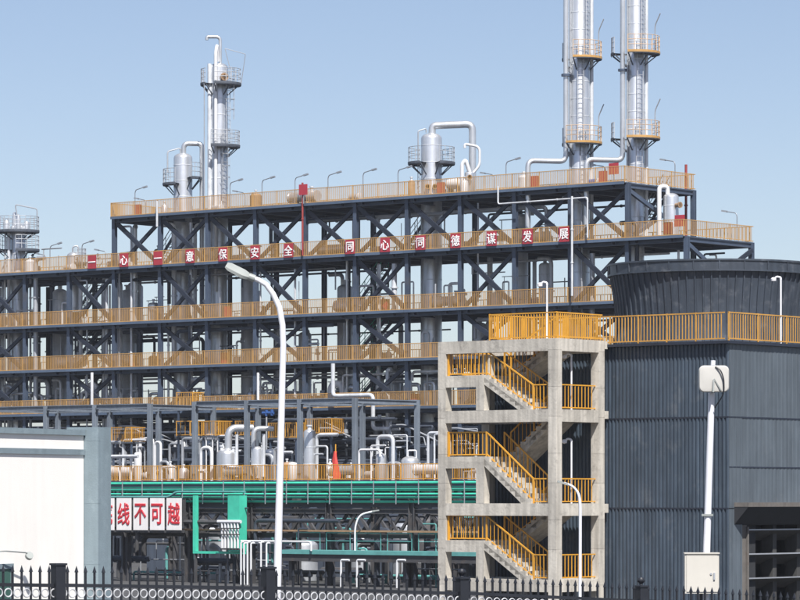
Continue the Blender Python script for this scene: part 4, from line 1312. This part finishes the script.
# fan stack
cxf, cyf = -6.6, 8.3
zrim = 15.33
RB, RT = 4.22, 4.60
def srad(z):
    t = (z-ZTOP)/(zrim-ZTOP)
    return RB + (RT-RB)*max(0.0,(t-0.25)/0.75)**1.7 + 0.12*max(0.0,(0.25-t)/0.25)
b = MB()
prf = [(srad(ZTOP+ (zrim-ZTOP)*i/10), ZTOP+(zrim-ZTOP)*i/10) for i in range(11)]
prf = [(prf[0][0], ZTOP-0.02)] + prf[1:]
inn = [(r-0.07, z) for r, z in reversed(prf)]
b.lathe(prf + inn, 96)
stk = b.build('fan_stack', STACK, ct, True, (cxf, cyf, 0))
ribm = MB()
zz = [ZTOP+0.05 + (zrim-0.55-ZTOP)*i/7 for i in range(8)]
for i in range(7):
    za, zb = zz[i], zz[i+1]
    ra, rb = srad(za), srad(zb)
    vs_ = []
    for r, z in ((ra,za),(rb,zb)):
        vs_ += [(r-0.01,-0.045,z),(r+0.055,-0.03,z),(r+0.055,0.03,z),(r-0.01,0.045,z)]
    ribm.add(vs_, [(0,4,5,1),(1,5,6,2),(2,6,7,3)] + ([(4,7,6,5)] if i == 6 else []))
rm_ = ribm.mesh('rib', STACK, False)
NR = 78
for i in range(NR):
    link('rib', rm_, stk, (0,0,0), 2*math.pi*i/NR)
b = MB()
b.lathe([(RT-0.05,zrim-0.5),(RT+0.05,zrim-0.5),(RT+0.05,zrim-0.42),(RT+0.015,zrim-0.42),(RT+0.025,zrim-0.05),(RT+0.07,zrim-0.05),(RT+0.07,zrim+0.03),(RT-0.1,zrim+0.03)], 96)
b.build('rim', STACK, stk, True)
lug = MB().box(RT+0.01,RT+0.06,-0.025,0.025,zrim-0.42,zrim-0.05).mesh('rim_lug', STACK, False)
for i in range(26): link('rim_lug', lug, stk, (0,0,0), 2*math.pi*(i+0.3)/26)
b = MB()
b.lathe([(RB+0.45,ZTOP),(RB+0.45,ZTOP+0.45),(RB+0.1,ZTOP+0.5)], 64); b.build('base_ring', ORANGE2, ct, True, (cxf, cyf, 0)) if False else None
# air inlet on the right face
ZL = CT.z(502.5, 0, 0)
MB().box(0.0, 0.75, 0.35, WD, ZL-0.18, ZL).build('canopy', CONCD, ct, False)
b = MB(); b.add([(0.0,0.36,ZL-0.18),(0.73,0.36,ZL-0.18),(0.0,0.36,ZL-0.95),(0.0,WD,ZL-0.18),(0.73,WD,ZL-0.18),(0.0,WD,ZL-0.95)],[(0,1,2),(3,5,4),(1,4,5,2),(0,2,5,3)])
b.build('haunch', DARKIN, ct, False)  # near black: the shadow below the canopy is put into its colour
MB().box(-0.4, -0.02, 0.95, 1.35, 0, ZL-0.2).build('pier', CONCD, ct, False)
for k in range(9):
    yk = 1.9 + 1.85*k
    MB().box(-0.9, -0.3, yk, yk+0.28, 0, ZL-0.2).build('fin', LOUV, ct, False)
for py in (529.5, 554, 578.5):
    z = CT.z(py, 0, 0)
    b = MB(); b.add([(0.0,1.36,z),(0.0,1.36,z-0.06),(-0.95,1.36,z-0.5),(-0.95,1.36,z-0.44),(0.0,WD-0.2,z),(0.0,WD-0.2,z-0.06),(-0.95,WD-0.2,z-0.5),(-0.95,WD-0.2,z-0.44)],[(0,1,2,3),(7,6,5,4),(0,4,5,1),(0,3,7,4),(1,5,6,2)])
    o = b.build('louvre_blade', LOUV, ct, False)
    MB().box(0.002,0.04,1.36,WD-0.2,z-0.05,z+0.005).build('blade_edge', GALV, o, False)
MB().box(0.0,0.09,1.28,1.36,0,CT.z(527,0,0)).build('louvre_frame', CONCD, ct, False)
# lamps on roof and stair landings
def landing_lamp(loc, h, label, s=-1):
    T = thing('landing_lamp', label, 'lamp', loc, ROT, 'white landing lamps')
    MB().cyl((0,0,0),(0,0,h),0.04,10).build('pole', LAMPW, T)
    b = MB(); b.tube([(0,0,h-0.05),(0,0,h+0.06),(0.18*s,-0.05,h+0.1),(0.26*s,-0.08,h)],0.045,8,0.06); b.lathe([(0.001,-0.12),(0.11,-0.08),(0.12,0.02),(0.05,0.07)],12,(0.3*s,-0.1,h)); b.build('lamp_head', LAMPW, T)
    return T
xl = CT.x(781, -0.2)

# ------------------------------------------------------------------ concrete stair tower
ST = Frame(556, 149.6)
st = thing('stair_tower', 'open cast concrete stair tower with yellow-orange railings beside the cooling tower', 'stair tower', ST.loc(0,0), ROT)
SL, SD = ST.x(438, 0), 3.45     # SL negative: left end
CW = 0.42
ztops = [ST.z(338, 0, 0), ST.z(409, 0, 0), ST.z(503.5, 0, 0), ST.z(580, 0, 0)]
ztop = ztops[0]
for x in (SL, -CW):
    for y in (0.0, SD-CW):
        co = cbox('column', CONC, st, x+0.012, x+CW-0.012, y+0.012, y+CW-0.012, -0.02, ztop-0.002)
        zc = 0.0; k = 0
        while zc < ztop-0.01:
            zn = min(ztop-0.001, zc + (1.55 if k % 2 else 1.25))
            cbox('cast_lift', CONC, co, -0.012+rnd.uniform(0,0.004), CW-0.012-rnd.uniform(0,0.004), -0.012+rnd.uniform(0,0.004), CW-0.012-rnd.uniform(0,0.004), zc+0.02, zn+0.02-0.012)
            zc = zn; k += 1
BH = 0.52
for k, z in enumerate(ztops):
    for y in (0.004, SD-CW+0.004):
        cbox('beam', CONC, st, SL+CW, -CW, y, y+CW-0.02, z-BH, z)
    for x in (SL+0.006, -CW+0.006):
        cbox('beam', CONC, st, x, x+CW-0.012, CW, SD-CW, z-BH, z)
    # floor slab at right side
    cbox('slab', CONC, st, -1.55, -CW+0.004, CW-0.01, SD-CW+0.01, z-0.18, z-0.004)
cbox('corbel', CONC, st, -CW+0.02, -0.02, SD, SD+0.30, ztops[1]-0.35, ztops[1]-0.02)
cbox('corbel', CONC, st, -CW+0.02, -0.02, SD, SD+0.30, ztops[2]-0.40, ztops[2]-0.02)
cbox('corbel', CONC, st, -CW+0.02, -0.02, SD, SD+0.24, ztops[0]-0.35, ztops[0]-0.02)
cbox('slab', CONC, st, -3.2, -1.55, CW, SD-CW, ztop-0.18, ztop-0.004)
XP = ST.x(476, 0)   # short post under half landings
mids = [(ztops[i]+ztops[i+1])/2+0.02 for i in range(3)]
def flight(x0, z0, x1, z1, y0, y1):
    n = 9
    b = MB()
    dx = (x1-x0)/n; dz = (z1-z0)/n
    for i in range(n):
        xa, xb = sorted((x0+dx*i, x0+dx*(i+1)))
        zt = max(z0+dz*i, z0+dz*(i+1))
        b.box(xa, xb, y0, y1, zt-abs(dz)-0.16, zt-0.012)
    # waist slab
    s = 0.30
    b.add([(x0,y0,z0-0.10),(x1,y0,z1-0.10),(x1,y0,z1-s-0.1),(x0,y0,z0-s-0.1),(x0,y1,z0-0.10),(x1,y1,z1-0.10),(x1,y1,z1-s-0.1),(x0,y1,z0-s-0.1)],[(0,1,2,3),(7,6,5,4),(3,2,6,7),(0,4,5,1),(0,3,7,4),(1,5,6,2)])
    return b.build('stair_flight', CONC, st, False)
def stair_rail(x0, z0, x1, z1, y, m=ORANGE2):
    b = MB()
    b.bar((x0,y,z0+1.05),(x1,y,z1+1.05),0.055,0.055)
    b.bar((x0,y,z0+0.12),(x1,y,z1+0.12),0.045,0.045)
    for i in range(3):
        t = i/2; x = x0+(x1-x0)*t; z = z0+(z1-z0)*t
        b.box(x-0.03,x+0.03,y-0.031,y+0.031,z,z+1.07)
    o = b.build('railing', m, st, False)
    g = MB(); n = 12
    for i in range(1, n):
        t = i/n; x = x0+(x1-x0)*t; z = z0+(z1-z0)*t
        g.box(x-0.012,x+0.012,y-0.012,y+0.012,z+0.12,z+1.05)
    g = g.build('balusters', m, o, False); g['kind'] = 'stuff'
XF = -1.35
for k in range(3):
    zm, zl, zu = mids[k], ztops[k+1], ztops[k]
    cbox('landing', CONC, st, SL+CW, XP+CW, 0.006, SD-0.01, zm-0.2, zm)
    cbox('landing_beam', CONC, st, SL+CW, XP, 0.0, CW-0.03, zm-BH+0.02, zm-0.2)
    cbox('post', CONC, st, XP, XP+CW, 0.0, CW-0.02, zl if k < 2 else 0.0, zm-0.2)
    cbox('post', CONC, st, XP, XP+CW, SD-CW, SD-0.02, zl if k < 2 else 0.0, zm-0.2)
    flight(XP+CW, zm, XF, zl, 0.02, 1.5)
    flight(XP+CW, zm, XF, zu, 1.85, 3.3)
    stair_rail(XP+CW, zm, XF, zl, 0.2)
    stair_rail(XP+CW, zm, XF, zl, 1.45)
    stair_rail(XP+CW, zm, XF, zu, 1.90)
    a = XF; L = -CW-XF
    railing(st, a, 0.2, zl, L, h=1.07, pitch=0.2, bw=0.026, m=ORANGE2)
    railing(st, SL+CW, 0.22, zm, XP-SL, h=1.07, pitch=0.24, bw=0.03, m=ORANGE2)
    railing(st, SL+CW+0.05, 0.1, zm, SD-0.2, R(90), h=1.07, pitch=0.26, bw=0.03, m=ORANGE2)
    railing(st, -0.2, CW, zl, SD-2*CW, R(90), h=1.07, pitch=0.24, bw=0.032, m=ORANGE2)
# roof railing of the stair tower
x0 = ST.x(489, 0.1)
xm = ST.x(525, 0.1)
railing(st, x0, 0.12, ztop, -x0-0.05, h=1.12, pitch=0.15, bw=0.045, m=ORANGE2)
railing(st, x0, 0.12, ztop, SD-0.2, R(90), h=1.12, pitch=0.16, bw=0.055, m=ORANGE2)
railing(st, x0, SD-0.3, ztop, -x0-1.6, h=1.12, pitch=0.13, bw=0.055, m=ORANGE2)
railing(st, -0.08, 0.12, ztop, SD-0.2, R(90), h=1.12, pitch=0.15, bw=0.055, m=ORANGE2)
landing_lamp(ST.loc(-0.5, 1.75, ztops[1]), 2.3, 'white lamp post on the upper stair landing')
landing_lamp(ST.loc(-0.5, 1.75, ztops[2]), 2.65, 'white lamp post on the middle stair landing')
landing_lamp(ST.loc(ST.x(547, 1.6), 1.6, ztop), 2.4, 'white lamp post on the stair tower roof')
landing_lamp(CT.loc(0.1, CT.x(781,0)*0+3.75, ZTOP-0.02), 2.75, 'white lamp post on the cooling tower roof walkway')

# ------------------------------------------------------------------ cream building at left
LB0 = Vector(((84-400)/F*88.0, 88.0))
ld = Vector((0.451, 0.8925)); ln = Vector((0.8925, -0.451))
lrz = math.atan2(ln.y, ln.x)       # local x = outward normal, local y = along the wall to the far end
lb = thing('cream_building', 'cream rendered building with grey-blue bands and end pillar at left edge', 'building', (LB0.x, LB0.y, 0), lrz)
zr = CH + (HZ-430)*88/F
z_b1 = CH + (HZ-435.5)*88/F; z_b2 = CH + (HZ-449.5)*88/F; z_b3 = CH + (HZ-455)*88/F
MB().box(-8, 0, -26, -0.02, -0.03, zr-0.05).build('wall', CREAM, lb, False)
MB().box(-8.2, 0.06, -26.2, -0.022, z_b1, zr).build('coping', TRIM, lb, False)
MB().box(-0.05, 0.04, -26.1, -0.024, z_b3, z_b2).build('band', TRIM, lb, False)
MB().box(-0.5, 0.41, 0.0, 0.6, -0.03, zr+0.07).build('pillar', TRIM, lb, False)
for z in (z_b3-1.2, z_b3-2.7, z_b3+0.35):
    MB().box(-0.2, 0.413, -0.003, 0.1, z, z+0.015).build('pillar_joint', TRIM, lb, False)
MB().box(-7.8, -0.5, 0.0, 0.4, 0, zr-0.3).build('end_wall', CREAM, lb, False)
# window at the bottom left corner
zw = CH - (566-HZ)*82/F
wn = MB().box(0.0, 0.03, -5.4, -3.35, zw-1.5, zw-0.12).build('window', GLASS, lb, False)
MB().box(0.0,0.06,-5.5,-3.25,zw-0.12,zw).box(0.0,0.06,-3.35,-3.25,zw-1.5,zw-0.12).box(0.0,0.06,-4.4,-4.32,zw-1.5,zw-0.12).build('frame', TRIM, wn, False)
# wall lamp arm
zl_ = CH - (554-HZ)*83/F
wl = thing('wall_lamp', 'small grey wall lamp on a thin arm above the corner window', 'lamp', (LB0.x, LB0.y, 0), lrz)
MB().tube([(0.0,-4.2,zl_+0.02),(0.22,-3.9,zl_+0.05),(0.3,-3.1,zl_),(0.3,-3.0,zl_-0.03)],0.018,7,0.1).build('arm', LAMPG, wl)
b = MB(); b.cyl((0.30,-2.98,zl_-0.1),(0.36,-3.02,zl_-0.06),0.095,16); b.build('lamp_head', LAMPG, wl)

# ------------------------------------------------------------------ street lamps
def wpt(px, py, Y): return Vector(((px-400)/F*Y, Y, CH+(HZ-py)*Y/F))
Y = 72.0
base = wpt(277.0, 600, Y); tilt = R(1.25)
gz_ = ground_z(base.x, Y)
T = thing('street_lamp', 'tall white street lamp with long curved arm in the left foreground', 'street lamp', (base.x, Y, gz_))
k = Y/F
def sp(px, py, dy=0.0): 
    p = wpt(px, py, Y); return (p.x-base.x, dy, p.z-gz_)
xb0 = -(sp(0,0)[2])*0
b = MB()
pts = [(-0.10,0,0), sp(277.2,590), sp(280.5,450), sp(283.2,345), sp(282.5,325), sp(279.2,307), sp(273,294), sp(266,284.5), sp(258.5,280), sp(251,277.3)]
# swept tapered pole
P = [Vector(p) for p in pts]
rad = [0.085, 0.080, 0.070, 0.062, 0.061, 0.060, 0.058, 0.056, 0.053, 0.05]
vs_, fs_ = [], []
N = 16
for i, p in enumerate(P):
    d = (P[min(i+1,len(P)-1)] - P[max(i-1,0)]).normalized()
    s = Vector((0,1,0)); u = s.cross(d).normalized()
    for j in range(N):
        a = 2*math.pi*j/N
        vs_.append(p + s*(rad[i]*math.cos(a)) + u*(rad[i]*math.sin(a)))
for i in range(len(P)-1):
    for j in range(N): fs_.append((i*N+j, i*N+(j+1)%N, (i+1)*N+(j+1)%N, (i+1)*N+j))
fs_.append(tuple(range((len(P)-1)*N, len(P)*N)))
b.add(vs_, fs_); b.build('pole', LAMPW, T)
pa, pb, pc = Vector(sp(254,278.4)), Vector(sp(250,277)), Vector(sp(226.5,264.6))
b = MB()
ring = []
d = (pc-pb).normalized(); u = Vector((0,1,0)).cross(d).normalized()
if u.z < 0: u = -u
for (q, w, h) in ((0.0,0.06,0.08),(0.12,0.10,0.10),(0.3,0.13,0.10),(0.85,0.125,0.07),(1.0,0.09,0.03)):
    c = pb + (pc-pb)*q
    wv = (Vector((0,-1,0))*0.72 - u*0.69); tv = (u*0.72 - Vector((0,1,0))*0.69)*0.6
    ring.append([c+wv*w-tv*h*0.45, c+wv*w*0.75+tv*h*0.5, c+tv*h*0.75, c-wv*w*0.75+tv*h*0.5, c-wv*w-tv*h*0.45])
vv = [p for r_ in ring for p in r_]; ff = []
for i in range(len(ring)-1):
    for j in range(5): ff.append((i*5+j, i*5+(j+1)%5, (i+1)*5+(j+1)%5, (i+1)*5+j))
ff += [(4,3,2,1,0), tuple(range(len(vv)-5, len(vv)))]
b.add(vv, ff); hd = b.build('lamp_head', LAMPG, T, True)
b = MB(); b.bar(pb+(pc-pb)*0.35-tv*0.11, pb+(pc-pb)*0.88-tv*0.085, 0.12, 0.02); b.build('lens', LAMPD, hd, False)
b = MB(); b.cyl(pa+(pa-pb)*0.2, pb+(pc-pb)*0.04, 0.075, 14); b.build('collar', LAMPG, T)
b = MB(); b.box(-0.25,0.02+0.05,-0.2,0.2,0,0.03); b.build('base_plate', GALV, T, False)

Y = 118.0
base = wpt(580, 600, Y)
T = thing('street_lamp', 'thin white street lamp with short curved arm before the concrete stair', 'street lamp', (base.x, Y, 0))
def sq(px, py): p = wpt(px, py, Y); return (p.x-base.x, 0, p.z)
b = MB(); b.tube([(0,0,0), sq(580.3,505), sq(579,494), sq(573,486), sq(564,483)], 0.052, 12, 0.35, r2=0.038); b.build('pole', LAMPW, T)
p0, p1 = Vector(sq(568,484.5)), Vector(sq(557.5,481.2))
b = MB(); b.bar(p0, p1, 0.2, 0.07); b.build('lamp_head', LAMPG, T, False)

# ------------------------------------------------------------------ antenna pole with control box
Y = 62.0
base = wpt(704.5, 600, Y); gz_ = ground_z(base.x, Y)
T = thing('antenna_pole', 'white pole with square dish and cream control box in right foreground', 'pole', (base.x, Y, gz_))
def sr(px, py, dy=0.0): p = wpt(px, py, Y); return Vector((p.x-base.x, dy, p.z-gz_))
b = MB(); b.cyl(sr(703.2,660), sr(711.6,393), 0.068, 18, 0.056); b.cyl(sr(711.6,393), sr(713.2,360.5), 0.042, 16); b.build('pole', LAMPW, T)
c = sr(713, 379.2, -0.16)
b = MB()
hw, hh, rr = 0.262, 0.232, 0.09
out = []
for (sx, sz, a0) in ((1,1,0),(-1,1,90),(-1,-1,180),(1,-1,270)):
    for i in range(6):
        a = R(a0 + 90*i/5)
        out.append((sx*(hw-rr)+rr*math.cos(a), sz*(hh-rr)+rr*math.sin(a)))
n = len(out)
def ringv(k, dy): return [(c.x+x*k, c.y+dy, c.z+z*k) for x, z in out]
vv = ringv(0.80,-0.062)+ringv(0.94,-0.056)+ringv(1.0,-0.035)+ringv(1.0,0.0)+ringv(0.85,0.07)
ff = [tuple(range(n-1,-1,-1))]
for q in range(4):
    for j in range(n): ff.append((q*n+j, q*n+(j+1)%n, (q+1)*n+(j+1)%n, (q+1)*n+j))
ff.append(tuple(range(4*n,5*n)))
b.add(vv, [tuple(reversed(f)) for f in ff]); dsh = b.build('dish', DISHM, T, True)
b = MB(); b.bar(c+Vector((-0.01,-0.06,-0.02)), c+Vector((-0.02,-0.09,-0.235)), 0.07, 0.03); b.bar(c+Vector((0.0,-0.06,0.0)), c+Vector((0.12,-0.075,-0.2)), 0.025, 0.02); b.build('feed_arm', LAMPG, dsh, False)
b = MB(); b.tube([c+Vector((0.02,-0.07,0.21)), c+Vector((0.11,-0.1,0.15)), c+Vector((0.165,-0.1,0.0)), c+Vector((0.17,-0.08,-0.26)), c+Vector((0.02,0.06,-0.5))], 0.012, 7, 0.1); b.build('cable', BLACK, T)
b = MB(); b.cyl(sr(713,367,-0.16), sr(713,367,0.02), 0.04, 12); b.cyl(sr(712.5,388,-0.12), sr(712.5,388,0.02), 0.04, 12); b.build('bracket', GALV, T)
b = MB(); b.cyl(sr(706.9,516.5,0), sr(706.9,516.5,0)+Vector((0,0,0.04)), 0.078, 14); b.box(*(sr(707,516).x-0.1, sr(707,516).x+0.1, -0.085,-0.06, sr(704,516).z, sr(704,516).z+0.035)); b.build('pole_clamp', LAMPG, T)
bl, br_ = sr(683.2,593,-0.36), sr(717.2,553.5,-0.36)
MB().box(bl.x, br_.x, -0.36, -0.08, bl.z, br_.z).build('control_box', BOXC, T, False)
MB().box(bl.x+0.03, br_.x-0.03, -0.375, -0.362, bl.z+0.03, br_.z-0.03).build('box_door', BOXC, T, False)
b = MB(); b.box(br_.x-0.10, br_.x-0.07, -0.40,-0.376, bl.z+0.24, bl.z+0.36); b.cyl((br_.x-0.14,-0.39,bl.z+0.34),(br_.x-0.14,-0.376,bl.z+0.34),0.02,10); b.build('latch', GALV, T, False)
MB().box(bl.x-0.01, br_.x+0.01, -0.385,-0.07, br_.z+0.001, br_.z+0.02).build('box_roof', BOXC, T, False)
b = MB(); b.tube([((bl.x+br_.x)/2,-0.2,bl.z), ((bl.x+br_.x)/2,-0.2,bl.z-1.5)],0.03,8); b.build('conduit', BLACK, T)

# ------------------------------------------------------------------ iron fence in the foreground
dx_, dy_ = 2.636, 1.905
P0 = Vector((-4.41, 46.0))
fd = Vector((dx_, dy_)).normalized(); span = Vector((dx_, dy_)).length
frz = math.atan2(fd.y, fd.x)
fe = thing('iron_fence', 'black iron picket fence with rows of pale rings along the bottom of the view', 'fence', (P0.x, P0.y, 0), frz)
SLP = -0.0355
def fz(s): return 4.10 - 0.02*s - 0.0018*s*abs(s)   # picket tips
pick = MB(); pick.box(-0.012,0.012,-0.012,0.012,-2.2,-0.07)
pick.add([(-0.02,-0.02,-0.07),(0.02,-0.02,-0.07),(0.02,0.02,-0.07),(-0.02,0.02,-0.07),(0,0,0.02)],[(0,1,4),(1,2,4),(2,3,4),(3,0,4),(3,2,1,0)])
pickm = pick.mesh('picket', BLACK, False)
ringm = MB().torus((0,0,0),0.052,0.0095,16,6).mesh('ring', mat('pale_ring_paint',(0.42,0.43,0.45),0.5,0.0,0.35,2.0), True)
postm = MB().box(-0.072,0.072,-0.072,0.072,-2.4,0.05).box(-0.085,0.085,-0.085,0.085,0.05,0.075).mesh('post', BLACK, False)
ballm = MB().lathe([(0.001,0.075),(0.03,0.08),(0.025,0.10),(0.055,0.13),(0.06,0.155),(0.045,0.185),(0.001,0.2)],14).mesh('finial', BLACK, True)
for k in range(-2, 6):
    s0 = k*span
    po = link('post', postm, fe, (s0, 0, fz(s0)-0.03))
    if k >= 2: po.location.z -= 0.06; link('finial', ballm, po)
    s1 = s0+span
    NP = 24
    for hh, th in ((-0.24, 0.045), (-0.44, 0.04), (-1.95, 0.045)):
        MB().bar((s0+0.075,0,fz(s0)+hh),(s1-0.075,0,fz(s1)+hh),0.03,th).build('rail', BLACK, fe, False)
    for i in range(1, NP):
        s = s0+span*i/NP
        link('picket', pickm, fe, (s, 0.0, fz(s)))
    for i in range(NP):
        s = s0+span*(i+0.5)/NP
        link('ring', ringm, fe, (s, -0.01, fz(s)-0.34))

# ------------------------------------------------------------------ air
hz = MB().box(-6100, 6100, -300, 15100, -1.0, 47.5).mesh('haze', GROUNDM, False)
hz.materials.clear()
hm = bpy.data.materials.new('pale_air')
hm.use_nodes = True
ht = hm.node_tree
ht.nodes.clear()
ho = ht.nodes.new('ShaderNodeOutputMaterial')
hv = ht.nodes.new('ShaderNodeVolumePrincipled')
hv.inputs['Color'].default_value = (0.86, 0.91, 1.0, 1)
hv.inputs['Density'].default_value = 0.00010
hv.inputs['Anisotropy'].default_value = 0.0
ht.links.new(hv.outputs['Volume'], ho.inputs['Volume'])
hz.materials.append(hm)
tag(link('haze', hz), 'thin pale haze in the air over the whole plant', 'haze', None, 'stuff')
